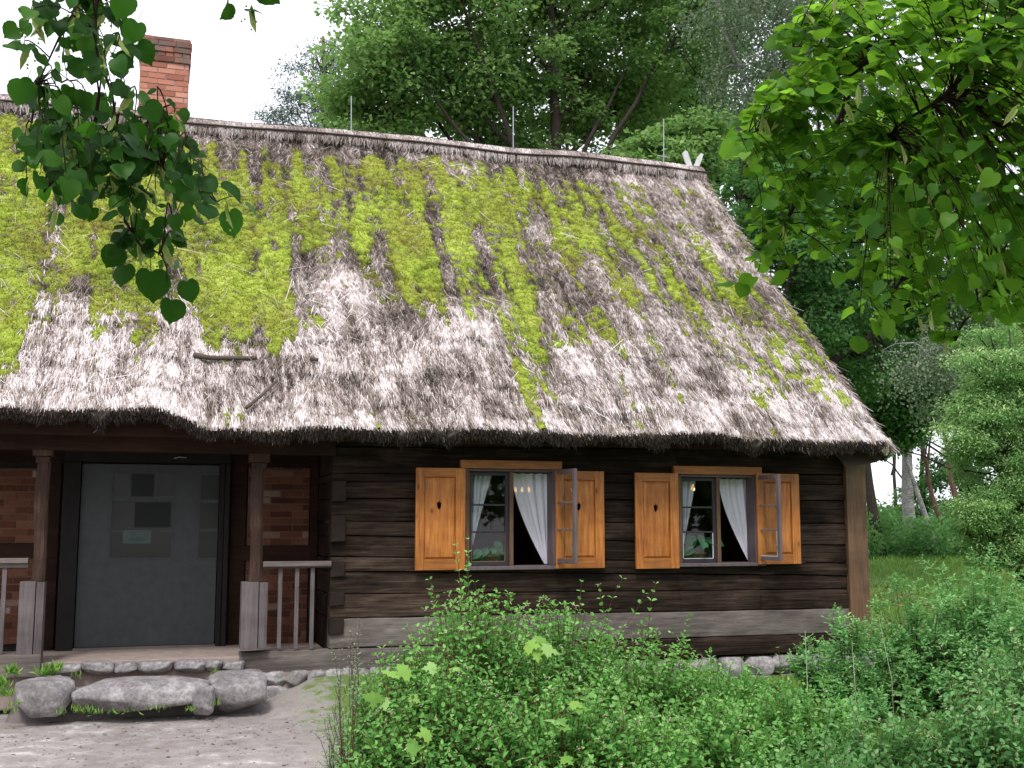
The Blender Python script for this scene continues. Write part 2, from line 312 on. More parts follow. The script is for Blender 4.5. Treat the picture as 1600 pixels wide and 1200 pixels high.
# ground
m, t, bs, out = new_mat('earth_and_turf'); M['ground'] = m
tc = t.nodes.new('ShaderNodeTexCoord'); sp = t.nodes.new('ShaderNodeSeparateXYZ'); t.links.new(tc.outputs['Object'], sp.inputs[0])
nA = noise(t, 0.7, (1, 1, 1), 6, 0.6); nB = noise(t, 5, (1, 1, 1), 8, 0.7); nC = noise(t, 60, (1, 1, 1), 6, 0.8)
sand = ramp(t, math_(t, 'ADD', math_(t, 'MULTIPLY', nA, 0.4), math_(t, 'MULTIPLY', nB, 0.6)), [(0.36, (0.21, 0.185, 0.172)), (0.52, (0.32, 0.285, 0.27)), (0.57, (0.39, 0.355, 0.34)), (0.60, (0.52, 0.49, 0.47))])
sand = mixc(t, 0.6, sand, ramp(t, nC, [(0.35, (0.65, 0.65, 0.65)), (0.65, (1.2, 1.2, 1.2))]), 'MULTIPLY')
turf = ramp(t, nB, [(0.35, (0.05, 0.09, 0.02)), (0.55, (0.11, 0.19, 0.04)), (0.7, (0.17, 0.13, 0.08))])
k = math_(t, 'ADD', sp.outputs[0], math_(t, 'MULTIPLY', math_(t, 'SUBTRACT', nB, 0.5), 3.2))
mask = ramp(t, math_(t, 'MULTIPLY', math_(t, 'ADD', k, 20), 0.025), [(0.537, (0, 0, 0)), (0.548, (1, 1, 1))])
t.links.new(mixc(t, mask, sand, turf), bs.inputs['Base Color']); bs.inputs['Roughness'].default_value = 0.95; bs.inputs['Specular IOR Level'].default_value = 0.1
bump(t, bs, math_(t, 'ADD', nB, math_(t, 'MULTIPLY', nC, 0.4)), 0.5, 0.03)

# ------------------------------------------------------------------ leaf templates : (along, across, up)
def T(v, f): return np.array(v, float), f
LEAF4 = T([(0, 0, 0), (.5, .5, .12), (1, 0, 0), (.5, -.5, .12)], [(0, 1, 2), (0, 2, 3)])
LEAF6 = T([(0, 0, 0), (.25, .42, .10), (.65, .42, .10), (1, 0, -.06), (.65, -.42, .10), (.25, -.42, .10)], [(0, 3, 2, 1), (0, 5, 4, 3)])
def _heart(fold=.10, curl=.16, asym=0, cup=.05):
    o = [(-.10, .16), (-.08, .33), (.04, .47), (.20, .56), (.27, .54), (.42, .56), (.49, .52), (.64, .46), (.70, .38), (.83, .24), (.87, .12)]
    mid = [(0, 0, 0), (.3, 0, -.09*curl), (.6, 0, -.36*curl), (1.0, 0, -curl)]
    V = list(mid)+[(-.62, .012, .16), (-.62, -.012, .16), (0, .015, .0), (0, -.015, .0)]
    F = [(4, 5, 7, 6)]
    for sgn in (1, -1):
        b = len(V); V += [(x+asym*sgn*y*.3, sgn*y*(1+asym*sgn*.25), fold*y/.5-curl*x*x-cup*(y*2)**2+.03*math.sin(x*9+sgn*2)) for x, y in o]
        ids = [0]+[b+i for i in range(len(o))]+[3]
        A = [(0, b, b+1), (0, b+1, b+2), (0, b+2, b+3), (0, b+3, b+4, 1), (1, b+4, b+5, b+6), (1, b+6, b+7, 2), (2, b+7, b+8, b+9), (2, b+9, b+10, 3)]
        F += A if sgn > 0 else [f[::-1] for f in A]
    return T(V, F)
HEART = _heart()
HEARTS = [HEART, _heart(.22, .30, .35, .02), _heart(.02, .05, -.3, .12), _heart(.30, -.12, .15, .10), _heart(.14, .42, -.2, .04)]
def _maple():
    pts = [(0, 0), (-.12, .22), (.05, .30), (.02, .52), (.14, .44), (.34, .68), (.40, .50), (.52, .52), (.50, .30), (.56, .16), (.74, .26), (.76, .12), (1.0, 0)]
    full = pts+[(x, -y) for x, y in pts[-2:0:-1]]
    V = [(.3, 0, 0)]+[(x, y, -.08*abs(y)*2-.1*x*x) for x, y in full]; n = len(full)
    V += [(0, .012, 0), (0, -.012, 0), (-.6, -.012, -.3), (-.6, .012, -.3)]
    return T(V, [(0, 1+i, 1+(i+1) % n) for i in range(n)]+[(n+1, n+2, n+3, n+4)])
MAPLE = _maple()
def leaves(mb, P, D, N, L, Wd, tpl, rnd):
    """P base points, D tip directions, N approximate normals, L lengths, Wd width factors"""
    V0, F = tpl; n = len(P)
    D = nrm(D); B = nrm(np.cross(N, D)); U = np.cross(D, B)
    L = np.broadcast_to(L, (n,)); Wd = np.broadcast_to(Wd, (n,))
    V = P[:, None]+(L[:, None, None])*(V0[None, :, :1]*D[:, None]+V0[None, :, 1:2]*Wd[:, None, None]*B[:, None]+V0[None, :, 2:]*U[:, None])
    k = len(V0); base = (np.arange(n)*k)[:, None]
    groups = {}
    for f in F: groups.setdefault(len(f), []).append(f)
    b = mb.n
    for m_, g in groups.items():
        g = np.array(g); mb.f.setdefault(m_, []).append((base[:, :, None]+g[None]).reshape(-1, m_)+b)
    mb.v.append(V.reshape(-1, 3)); mb.n += n*k; mb.a.append(np.repeat(np.clip(rnd, 0, 1), k))
def blades(mb, P, Dn, Ln, Wn, rnd, rg, up=None):
    """thin straw strips (single quads)"""
    n = len(P); Dn = nrm(Dn)
    u = rg.normal(size=(n, 3)) if up is None else up+rg.normal(scale=.5, size=(n, 3))
    B = nrm(np.cross(Dn, u))*Wn[:, None]*.5
    V = np.stack([P-B, P+B, P+Dn*Ln[:, None]+B*.6, P+Dn*Ln[:, None]-B*.6], 1).reshape(-1, 3)
    F = (np.arange(n)*4)[:, None]+np.arange(4)[None]
    mb.f.setdefault(4, []).append(F+mb.n); mb.v.append(V); mb.n += 4*n; mb.a.append(np.repeat(rnd, 4))

# ================================================================== SETTING
rg = np.random.default_rng(7)
def gz(x, y):
    """ground height"""
    y = np.asarray(y, float); x = np.asarray(x, float)
    t = np.clip((y-0.5)/22, 0, 1); t = t*t*(3-2*t)
    r = np.clip((x-4)/6, 0, 1)
    near = np.clip((x-1.0)/0.7, 0, 1)*np.clip((y+1.5)/1.4, 0, 1)*(0.30-0.26*np.clip((x-2.5)/2.5, 0, 1))+np.clip((x-1.5)/3.0, 0, 1)*np.clip((y+5)/4, 0, 1)*0.04
    return -0.37+.03*np.clip((1.5-x)/1, 0, 1)+t*(0.35+0.45*r)+near+0.10*(fbm(x*.25+9, y*.25+3, 5, 3)-0.5)*np.clip((x-2)/3, 0, 1)+0.025*(fbm(x*1.7, y*1.7, 8, 3)-0.5)
gx = np.concatenate([np.linspace(-170, -9, 18), np.linspace(-8, 22, 240), np.linspace(24, 200, 20)])
gy = np.concatenate([np.linspace(-60, -14, 8), np.linspace(-13.5, 8, 180), np.linspace(9, 60, 50), np.linspace(66, 260, 12)])
GX, GY = np.meshgrid(gx, gy); V = np.stack([GX, GY, gz(GX, GY)], -1).reshape(-1, 3)
i, j = np.meshgrid(np.arange(len(gx)-1), np.arange(len(gy)-1)); b = (j*len(gx)+i).ravel()
mb = MB(); mb.add(V, np.stack([b, b+1, b+1+len(gx), b+len(gx)], -1))
g = mb.build('ground', M['ground'], None, True); tag(g, kind='structure')
# put its mesh origin back at world zero so that the yard/turf edge in the material is in metres
off = Vector(g.location); g.data.transform(Matrix.Translation(off)); g.location = (0, 0, 0)

# ================================================================== HOUSE
H = empty('thatched_cottage', (4, 0.5, -0.35), 'dark log cottage with a mossy thatched roof, brick chimney and orange shutters', 'house')
XL, XR = -5.4, X(1345)
XC = X(518)                      # porch / log wall corner
RIDGE_Y, EAVE_Y = 4.76, -0.60
def knots(pts, Yp):
    P = np.array([at(px, py, Yp) for px, py in pts]); return P[:, 0], P[:, 2]
lx, lz = knots([(-250, 637), (-100, 639), (0, 640), (120, 640), (235, 641), (270, 652), (330, 668), (420, 672), (520, 668), (600, 672), (700, 667), (780, 668), (900, 678), (1000, 678), (1100, 679), (1200, 684), (1310, 690), (1388, 694)], EAVE_Y)
rx, rz = knots([(-250, 128), (-100, 142), (0, 155), (100, 164), (290, 190), (420, 201), (550, 212), (700, 226), (800, 237), (900, 244), (1000, 255), (1090, 266)], RIDGE_Y)
xe0 = at(1388, 694, EAVE_Y)[0]; xe1 = at(1090, 262, RIDGE_Y)[0]
NY, NZ = -0.70, 0.714            # outward normal of the front slope
def xend(v): return xe0+(xe1-xe0)*v+0.10*np.sin(v*9)*v*(1-v)+0.05*(fbm(np.asarray(v)*14, np.zeros_like(v)+3, 4, 3)-.5)
def roofp(u, v):
    u = np.asarray(u, float); v = np.asarray(v, float)
    ze = np.interp(u, lx, lz); zr = np.interp(u, rx, rz)
    y = EAVE_Y+(RIDGE_Y-EAVE_Y)*v
    z = ze+(zr-ze)*v-0.16*np.sin(math.pi*v)*0.6
    return u, y, z
MOSS = {220: '55555544310000000000000000000', 260: '88776665445566654322211000000', 300: '88877777675566788575653110000', 340: '99547766866764797566443310000',
 380: '99338844863646678857554 41000'.replace(' ', ''), 420: '99458765811285566822643321000', 460: '99278688731286647426545630000', 500: '96158578872122666562344476300',
 540: '83012024611001245854553466320', 580: '51000000000000126122223566410', 620: '00000000000000016300101566620', 660: '00000000000000003100000133540'}
MY = sorted(MOSS); MG = np.array([[int(c) for c in MOSS[y].ljust(29, '0')[:29]] for y in MY], float)
def mapval(px, py):
    fx = np.clip((px-25)/50, 0, 27.99); fy = np.clip((py-220)/40, 0, 10.99)
    xi = fx.astype(int); yi = fy.astype(int); a = fx-xi; b_ = fy-yi
    return (MG[yi, xi]*(1-a)+MG[yi, xi+1]*a)*(1-b_)+(MG[yi+1, xi]*(1-a)+MG[yi+1, xi+1]*a)*b_
def worley(x, y, s=0):
    xi = np.floor(x).astype(np.int64); yi = np.floor(y).astype(np.int64); best = np.full(x.shape, 9.0)
    for dx in (-1, 0, 1):
        for dy in (-1, 0, 1):
            cx = xi+dx; cy = yi+dy
            d = (cx+_h(cx, cy, s)-x)**2+(cy+_h(cx, cy, s+5)-y)**2; best = np.minimum(best, d)
    return np.sqrt(best)
def roof_fields(u, v):
    """moss cover, bleach, relief for points of the front slope (u metres along, v 0..1 up)"""
    u = np.asarray(u, float); v = np.asarray(v, float); L = v*7.65
    X_, Y_, Z_ = roofp(u, v)
    px, py = proj(np.stack([X_, Y_, Z_], -1))
    d = mapval(px, py)/9.0; d = d-.55*d*(1-d)*np.clip((px-700)/250, 0, 1)
    sk = u+0.25*(fbm(u*.7, L*.5, 15, 2)-.5)
    n = 0.34*fbm(sk*4.2, L*0.45+3, 63, 3)+0.30*fbm(u*6, L*4.2, 31, 3)+0.22*vn(u*15, L*10, 39)+0.14*vn(u*31, L*19, 44)
    m = np.clip((d*.95+(n-0.5)*1.8+(fbm(sk*5.5+4, L*.25, 66, 2)-.5)*1.1-0.31)/0.36, 0, 1)
    m = m*np.clip((0.935-v+.05*(vn(u*3, L*0, 4)-.5))/0.03, 0, 1)
    low = np.clip((0.36-v+0.12*(fbm(u*.8, L*.3, 3, 3)-.5)*2)/0.12, 0, 1)
    blob = np.exp(-(((px-520)/75)**2+((py-460)/60)**2))
    st = fbm(u*7, L*0.8, 51, 4); st2 = fbm(u*22, L*2.2, 71, 3); big = fbm(u*1.3, L*0.9, 91, 3)
    right = np.clip((px-820)/300, 0, 1)*np.clip((560-py)/200, 0, 1)
    cu = u*3.1+.5*fbm(u*2, L*1.5, 88, 2); cl = L*1.9+1.2*vn(np.floor(cu), np.zeros_like(cu), 17)
    cell = _h(np.floor(cu).astype(np.int64), np.floor(cl).astype(np.int64), 19); fl = cl-np.floor(cl)
    patch = np.clip((fbm(u*2.2, L*1.6, 95, 4)-.47)/.07, 0, 1)
    speck = vn(u*30, L*16, 97)
    bl = 0.275+0.34*low+0.42*blob+0.24*right+(st-0.5)*0.55+(big-0.5)*0.28+(st2-0.5)*0.5+(cell-.5)*.22+(.5-fl)*.18*low+(patch-.4)*.17+(speck-.55)*.55
    # bundle relief : overlapping tufts, stepped down the slope
    row = L*1.5+0.7*fbm(u*1.8, np.floor(L*1.5), 12, 2); step = row-np.floor(row)
    tuft = vn(u*2.4+37*np.floor(row), np.floor(row), 21)
    rel = 0.055*(1-step)*tuft*(0.35+0.65*low)+0.06*(st-0.5)+0.03*(st2-0.5)+0.12*(big-.5)
    return m, np.clip(bl, 0, 1), rel, low
# --- thatch body
NU, NV = 560, 300
vv = np.linspace(0, 1, NV)**1.0; ss = np.linspace(0, 1, NU)
S_, V_ = np.meshgrid(ss, vv); XE = xend(V_); U_ = XL+(XE-XL)*S_
m_, bl_, rel_, low_ = roof_fields(U_, V_)
edge = np.clip((1-S_)*(XE-XL)/0.12, 0, 1)**0.5
x_, y_, z_ = roofp(U_, V_)
gap = (m_ < .05)*np.clip(fbm(U_*3, V_*14, 77, 3)-.62, 0, 1)*.5
rr = rel_+(edge-1)*0.12-gap
P0 = np.stack([x_, y_+NY*rr, z_+NZ*rr], -1)
lip = P0[0].copy(); fr_n = fbm(lip[:, 0]*3, lip[:, 0]*0, 5, 4)-0.5; fr2 = fbm(lip[:, 0]*9, lip[:, 0]*0+4, 6, 4)-0.5
def low_row(dy, dz, a): 
    q = lip.copy(); q[:, 1] += dy+0.05*fr2*a; q[:, 2] += dz+(0.10*fr_n+0.13*fr2)*a; return q
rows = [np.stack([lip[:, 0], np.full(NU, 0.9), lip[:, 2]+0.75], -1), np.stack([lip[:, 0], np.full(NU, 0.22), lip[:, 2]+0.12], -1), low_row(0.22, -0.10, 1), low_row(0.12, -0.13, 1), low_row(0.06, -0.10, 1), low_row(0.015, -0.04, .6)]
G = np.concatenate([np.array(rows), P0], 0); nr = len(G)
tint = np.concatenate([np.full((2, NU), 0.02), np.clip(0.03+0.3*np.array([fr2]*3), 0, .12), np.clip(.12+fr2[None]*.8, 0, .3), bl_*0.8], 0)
i, j = np.meshgrid(np.arange(NU-1), np.arange(nr-1)); b = (j*NU+i).ravel()
F = np.stack([b, b+1, b+1+NU, b+NU], -1)
mb = MB(); mb.add(G.reshape(-1, 3), F); tints = [tint.ravel()]
# back slope + gable verge underside
bk = []
for v in np.linspace(1, 0, 12):
    u = np.linspace(XL, float(xend(v)), 40); a, b_, c = roofp(u, np.full(40, v)); bk.append(np.stack([a, 2*RIDGE_Y-b_, c], -1))
bk = np.array(bk); i, j = np.meshgrid(np.arange(39), np.arange(11)); b = (j*40+i).ravel()
mb.add(bk.reshape(-1, 3), np.stack([b, b+1, b+41, b+40], -1)); tints.append(np.full(bk.size//3, 0.3))
vg = []
for v in np.linspace(0, 1, 60):
    e = float(xend(v)); a, b_, c = roofp(e, v); vg += [(a-.01, b_-NY*-.10, c-.08), (a-.05, b_+.22, c-.22), (a-.45, b_+.30, c-.30)]
vg = np.array(vg); i, j = np.meshgrid(np.arange(2), np.arange(59)); b = (j*3+i).ravel()
mb.add(vg, np.stack([b, b+1, b+4, b+3], -1)); tints.append(np.full(len(vg), 0.25))
# --- straw stalks lying on it
def straws(n, vlo, vhi, power, lmin, lmax, wmin, wmax, skipmoss=True, jit=.22, lift=.02):
    v = vlo+(vhi-vlo)*rg.random(n)**power; s = rg.random(n); u = XL+(xend(v)-.02-XL)*s
    m, bl, rel, low = roof_fields(u, v)
    if skipmoss:
        k = rg.random(n) > m*0.97; u, v, m, bl, rel, low = [q[k] for q in (u, v, m, bl, rel, low)]; n = len(u)
    a, b_, c = roofp(u, v); r = rel+lift*rg.random(n)+.004
    P = np.stack([a, b_+NY*r, c+NZ*r], -1)
    swirl = (fbm(u*2.6, v*18, 61, 2)-.5)*(.9-.5*low)
    D = np.stack([swirl+rg.normal(scale=jit, size=n)*(1.6-.9*low), np.full(n, -0.70), np.full(n, -0.714)], -1)
    D = nrm(D)+np.array([0, NY, NZ])*(rg.random(n)*.10-.05)[:, None]
    L = (lmin+(lmax-lmin)*rg.random(n)**1.8)
    L = np.minimum(L, v*7.6+.012+.07*rg.random(n)**3)
    t_ = np.clip(bl+rg.normal(scale=.20, size=n)+.04, 0, 1)
    blades(mb, P, D, L, wmin+(wmax-wmin)*rg.random(n), t_, rg, np.array([0, NY, NZ])*2.2); tints.append(np.repeat(t_, 4))
straws(230000, 0.0, 0.97, 1.2, .04, .17, .004, .008)
straws(90000, 0.0, 0.36, 1.0, .05, .17, .004, .008, lift=.03)
straws(4500, 0.05, 0.93, 1.0, .08, .30, .005, .008, False, .9, .10)
straws(450, 0.05, 0.93, 1.0, .25, .6, .006, .009, False, 1.1, .12)
# verge fringe and eave fringe
n = 9000; v = rg.random(n); e = xend(v); a, b_, c = roofp(e, v); r = rg.random(n)*.12-.1
P = np.stack([a-.03+rg.random(n)*.04, b_+NY*r, c+NZ*r], -1); D = np.stack([.25+rg.normal(scale=.35, size=n), np.full(n, -.7), np.full(n, -.714)], -1)
t_ = np.clip(rg.normal(.5, .2, n), 0, 1); blades(mb, P, D, .05+.16*rg.random(n), np.full(n, .008), t_, rg); tints.append(np.repeat(t_, 4))
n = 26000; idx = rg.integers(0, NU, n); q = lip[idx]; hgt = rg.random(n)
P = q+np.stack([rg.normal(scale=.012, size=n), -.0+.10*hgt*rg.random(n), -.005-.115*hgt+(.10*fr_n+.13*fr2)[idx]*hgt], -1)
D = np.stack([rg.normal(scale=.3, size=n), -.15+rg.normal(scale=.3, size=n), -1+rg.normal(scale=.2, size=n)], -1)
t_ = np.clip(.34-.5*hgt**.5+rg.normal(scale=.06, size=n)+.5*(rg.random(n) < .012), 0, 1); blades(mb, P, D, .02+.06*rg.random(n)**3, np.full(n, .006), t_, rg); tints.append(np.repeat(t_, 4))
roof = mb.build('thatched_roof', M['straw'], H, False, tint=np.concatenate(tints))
# --- moss cushions
lump = (1-worley(U_*6.5+.8*vn(U_*3, V_*20, 6), V_*7.65*8.5+.8*vn(U_*4, V_*25, 9), 3))*.75+.25*fbm(U_*18, V_*130, 8, 3); big = fbm(U_*3, V_*15, 14, 3)
th = m_**.7*(0.012+0.060*lump+0.05*(big-.4))-0.018
sh = rel_*.6+th
Pm = np.stack([x_, y_+NY*(sh), z_+NZ*(sh)], -1).reshape(-1, 3)
i, j = np.meshgrid(np.arange(NU-1), np.arange(NV-1)); b = (j*NU+i).ravel(); F = np.stack([b, b+1, b+1+NU, b+NU], -1)
mf = m_.ravel(); F = F[mf[F].max(1) > 0.30]
used = np.unique(F); remap = np.zeros(NU*NV, int); remap[used] = np.arange(len(used))
mb = MB(); tone = np.clip(.10+.85*lump*m_+.7*(fbm(U_*1.6, V_*9, 41, 3)-.5)-.3*(1-m_), 0, 1).ravel()
mb.add(Pm[used], remap[F], tone[used])
n = 260000; v = rg.random(n); u = XL+(xend(v)-.03-XL)*rg.random(n); m, bl, rel, low = roof_fields(u, v); k = rg.random(n)**1.5*.8+.03 < m; u, v, m, rel = u[k], v[k], m[k], rel[k]; n = len(u)
lm = (1-worley(u*6.5+.8*vn(u*3, v*20, 6), v*7.65*8.5+.8*vn(u*4, v*25, 9), 3))*.75+.25*fbm(u*18, v*130, 8, 3); bg_ = fbm(u*3, v*15, 14, 3)
a, b_, c = roofp(u, v); r = rel*.6+m**.7*(.012+.060*lm+.05*(bg_-.4))-.012
P = np.stack([a, b_+NY*r, c+NZ*r], -1); D = np.array([0, NY, NZ])+rg.normal(scale=.8, size=(n, 3))
t_ = np.clip(.14+.85*lm+.7*(fbm(u*1.6, v*9, 41, 3)-.5)-.22*(1-m)+rg.normal(scale=.16, size=n), 0, 1)
blades(mb, P, D, .008+.012*rg.random(n), .008+.008*rg.random(n), t_, rg)
tag(mb.build('moss', M['moss'], roof, True), 'thick yellow-green moss cushions in streaks down the thatch')
# --- ridge cap with its poles
def ridge_pt(u, ang, r):
    zr = np.interp(u, rx, rz)+.05*(fbm(u*.9, u*0, 2, 2)-.5); return np.stack([u, RIDGE_Y-.05+np.sin(-ang)*r*1.15, zr-.28+np.cos(ang)*r], -1)
us = np.linspace(XL, xe1-.02, 420); an = np.linspace(-.9, 1.15, 16); A, U2 = np.meshgrid(an, us)
rr = .30+.02*(fbm(U2*9, A*2, 4, 3)-.5)-.03*np.clip(A-.9, 0, 1)
Pc = ridge_pt(U2, A, rr).reshape(-1, 3); i, j = np.meshgrid(np.arange(15), np.arange(419)); b = (j*16+i).ravel()
mb = MB(); mb.add(Pc, np.stack([b, b+1, b+17, b+16], -1)); tt = [np.clip(.62+.8*(fbm(U2*6, A*.6, 9, 4)-.5), 0, 1).ravel()]
n = 26000; u = XL+(xe1-.03-XL)*rg.random(n); a_ = rg.random(n)*1.5-.1; P = ridge_pt(u, a_, .305+.012*rg.random(n)); Q = ridge_pt(u+rg.normal(scale=.03, size=n), a_+.4, .305)
t_ = np.clip(.66+.9*(fbm(u*5, a_*.6, 9, 4)-.5)+rg.normal(scale=.17, size=n), 0, 1)
blades(mb, P, Q-P, .05+.10*rg.random(n), np.full(n, .008), t_, rg); tt.append(np.repeat(t_, 4))
mb.build('ridge_cap', M['straw'], roof, False, tint=np.concatenate(tt))
for a0, r0 in ((.10, .314), (1.16, .320)):
    u = np.linspace(XL, xe1+.03, 80); p = ridge_pt(u, np.full(80, a0)+.12*(fbm(u*.8, u*0+a0, 3, 3)-.5), r0+.01*vn(u*2, u*0, 1))
    MB().tube(p, .014+.006*vn(u*1.5, u*0, 5), 6).build('ridge_pole', M['pole_dark'], roof, True)
# crossed boards at the ridge end
pr = at(1080, 258, RIDGE_Y-.12)
for dx, lean in ((-.03, -.10), (.10, .11)):
    mb = MB(); c = pr+np.array([dx, 0, 0])
    mb.prism([(c[0]-.05, c[2]-.05), (c[0]+.06, c[2]-.05), (c[0]+.06+lean, c[2]+.24), (c[0]+.02+lean, c[2]+.26), (c[0]-.04+lean, c[2]+.20)], c[1]+dx*.4, c[1]+.03+dx*.4)
    mb.build('gable_board', M['white_board'], roof)
# lightning wire rods on the ridge
for px, y0, y1 in ((549, 208, 150), (802, 238, 166), (1037, 248, 186)):
    p = at(px, y0, RIDGE_Y); q = at(px, y1, RIDGE_Y); mb = MB(); mb.tube([p-[0, 0, .1], q], .009, 5); mb.tube([p+[-.12, 0, .04], p+[.12, 0, .03]], .012, 5)
    mb.build('ridge_rod', M['steel'], roof)
# barge board end at eave corner
c = at(1386, 700, EAVE_Y+.02); mb = MB()
mb.prism([(c[0]-.04, c[2]+.10), (c[0]+.035, c[2]+.13), (c[0]+.075, c[2]+.03), (c[0]-.03, c[2]-.10), (c[0]-.11, c[2]-.04)], c[1]-.03, c[1]+.02)
mb.build('barge_board', M['pale_board'], roof)

# --- log wall
zL = [698, 740, 753, 779, 815, 838, 871, 893, 928, 965]; zRr = [703, 741, 757, 782, 818, 851, 880, 899, 921, 951]
ZL = [Z(600, y) for y in zL]; ZR = [Z(1290, y) for y in zRr]; xl0, xr0 = X(600), X(1290)
def zat(i, x): return ZL[i]+(ZR[i]-ZL[i])*(x-xl0)/(xr0-xl0)
def log_piece(mb, x0, x1, f0, f1, yf, rnd, seed, th=.18):
    """log face from lower height f0(x) to upper f1(x) with rounded arrises and wavy surface"""
    n = max(2, int((x1-x0)/.12)+1); xs = np.linspace(x0, x1, n); prof = [(0, .016), (.03, .004), (.2, 0), (.5, -.004), (.8, 0), (.97, .004), (1, .016)]
    V = []
    for x in xs:
        a, b_ = f0(x), f1(x); wv = (fbm(np.array(x*1.2), np.array(seed*3.1), 3, 3)-.5)*.035; wz = (fbm(np.array(x*2.2), np.array(seed*1.7+9), 5, 3)-.5)*.018
        for k, (t_, dy) in enumerate(prof):
            rough = (vn(np.array(x*9), np.array(seed*7+k*1.3), 6)-.5)*.012
            V.append((x, yf+dy+wv+rough, a+.004+(b_-a-.008)*t_+wz*(1 if 0 < k < 6 else .6)))
        V.append((x, yf+th, b_-.004)); V.append((x, yf+th, a+.004))
    m = 9; i, j = np.meshgrid(np.arange(m), np.arange(n-1)); F = np.stack([j*m+i, (j+1)*m+i, (j+1)*m+(i+1) % m, j*m+(i+1) % m], -1).reshape(-1, 4)
    mb.add(V, F, rnd); mb.f.setdefault(9, []).append(np.array([list(range(9)), [(n-1)*9+k for k in range(8, -1, -1)]])+mb.n-len(V))
W = [dict(x0=728, x1=871, c=(717.5, 876.5), t=720, b=890, open=(803, 853)), dict(x0=1060, x1=1185, c=(1051.5, 1189.5), t=729, b=885, open=(1127, 1168))]
for q in W:
    q['X0'], q['X1'] = X(q['x0']), X(q['x1']); q['ZT'] = Z((q['x0']+q['x1'])/2, q['t']+13); q['ZB'] = Z((q['x0']+q['x1'])/2, q['b']-6)
xw0, xw1 = XC, X(1322)
wall = MB(); rnds = [.35, .3, .6, .35, .65, .25, .5, .45, .55]
def clipf(f, lo=None, hi=None): return lambda x: min(max(f(x), lo if lo is not None else -9), hi if hi is not None else 9)
for i in range(9):
    f1 = lambda x, i=i: zat(i, x); f0 = lambda x, i=i: zat(i+1, x); yf = [0, .012, -.01, .01, -.006, .012, -.012, .006, -.004][i]
    cuts = [xw0, W[0]['X0'], W[0]['X1'], W[1]['X0'], W[1]['X1'], xw1]
    for s in range(5):
        a, b_ = cuts[s], cuts[s+1]
        if s in (1, 3):
            q = W[s//2]; zt, zb = q['ZT'], q['ZB']; mid = (a+b_)/2
            if f0(mid) >= zt or f1(mid) <= zb: log_piece(wall, a, b_, f0, f1, yf, rnds[i], i+1)
            else:
                if f1(mid) > zt+.02: log_piece(wall, a, b_, lambda x: zt, f1, yf, rnds[i], i+1)
                if f0(mid) < zb-.02: log_piece(wall, a, b_, f0, lambda x: zb, yf, rnds[i], i+1)
        else: log_piece(wall, a, b_, f0, f1, yf, rnds[i]+((0, .1, .2, .1, .25, .15, .9, .45, .6)[i] if s == 0 else 0), i+1+s*.3)
# top course up into the thatch, and the bottom dark log on the right
log_piece(wall, XC, xw1, lambda x: zat(0, x), lambda x: zat(0, x)+.34, .02, .3, 20)
log_piece(wall, X(880), xw1+.15, lambda x: Z(1290, 1018)+(xr0-x)*.0, lambda x: Z(1290, 989.5), -.02, .72, 31)
wall_o = wall.build('log_wall', M['log'], H)
bd = MB()
log_piece(bd, XC, xw1, lambda x: ((Z(600, 1011)*(xr0-x)+Z(1290, 990)*(x-xl0))/(xr0-xl0)), lambda x: zat(9, x), -.012, .5, 40)
log_piece(bd, X(380), X(900), lambda x: Z(600, 1044), lambda x: Z(600, 1011.5), -.03, .3, 41)
bd.build('sill_beam', M['grey_board'], H)
# protruding dovetail log ends at the porch corner
for y0, y1 in ((752, 783), (806, 846), (877, 901), (925, 946), (966, 991)):
    z0, z1 = Z(530, y1), Z(530, y0); le = MB(); le.box(X(517), X(540), -.035-.01*rg.random(), .1, z0, z1, rg.random(), .006); le.build('log_end', M['endgrain'], H, bevel=.006)
# porch side wall (log)
sw = MB()
for i in range(10):
    z1 = ZL[i]; z0 = ZL[i+1] if i < 9 else Z(600, 1044)
    sw.box(XC-.0+.012*rg.random(), XC+.2, .02, 1.22, z0+.004, z1-.004, rg.random()*.5+.1)
sw.box(XC+.01, XC+.2, .02, 1.22, ZL[0], ZL[0]+.3, .2)
sw.build('porch_side_wall', M['log'], H, bevel=.01)
# corner boards
zc0, zc1 = Z(1335, 992), Z(1335, 708); cb = MB()
cb.box(X(1321), X(1351), -.055, .02, zc0, zc1, .55); cb.box(X(1351)+.002, X(1351)+.015, -.04, .20, zc0+.0, zc1, .8)
cb.build('corner_board', M['corner'], H, bevel=.006)
cb = MB(); cb.box(X(1318), X(1358), -.25, .2, zc1+.004, zc1+.17, .3); cb.build('rafter_end', M['brown_beam'], H, bevel=.01)
# gable, back and inner walls
gw = MB(); xr1 = xw1+.22
for i in range(14):
    z0 = -.1+i*.18; gw.box(xr1-.2, xr1+.01*rg.random(), .2, 9.3, z0+.002, z0+.178, rg.random())
gw.box(XL, xr1-.2, 9.1, 9.3, -.1, 2.45, .4)
zt = 2.42
gw.prism([(0, 0)]*0 or [(xr1-.2, -.1), (xr1-.002, -.1), (xr1-.002, 0), (xr1-.2, 0)], .2, 9.3, .3)
V = [(xr1-.1, .1, zt), (xr1-.1, 9.4, zt), (xr1-.1, RIDGE_Y, 7.5), (xr1-.2, .1, zt), (xr1-.2, 9.4, zt), (xr1-.2, RIDGE_Y, 7.5)]
gw.add(V, [(0, 1, 2), (5, 4, 3), (0, 3, 4, 1)], .4)
gw.build('gable_wall', M['log'], H)
rm = MB(); xi0 = XC+.22
rm.box(xi0, xr1-.21, 4.2, 4.3, -.05, zt, .5); rm.box(xi0-.0, xi0+.05, .2, 4.2, -.05, zt, .4); rm.box(xr1-.28, xr1-.22, .2, 4.2, -.05, zt, .4)
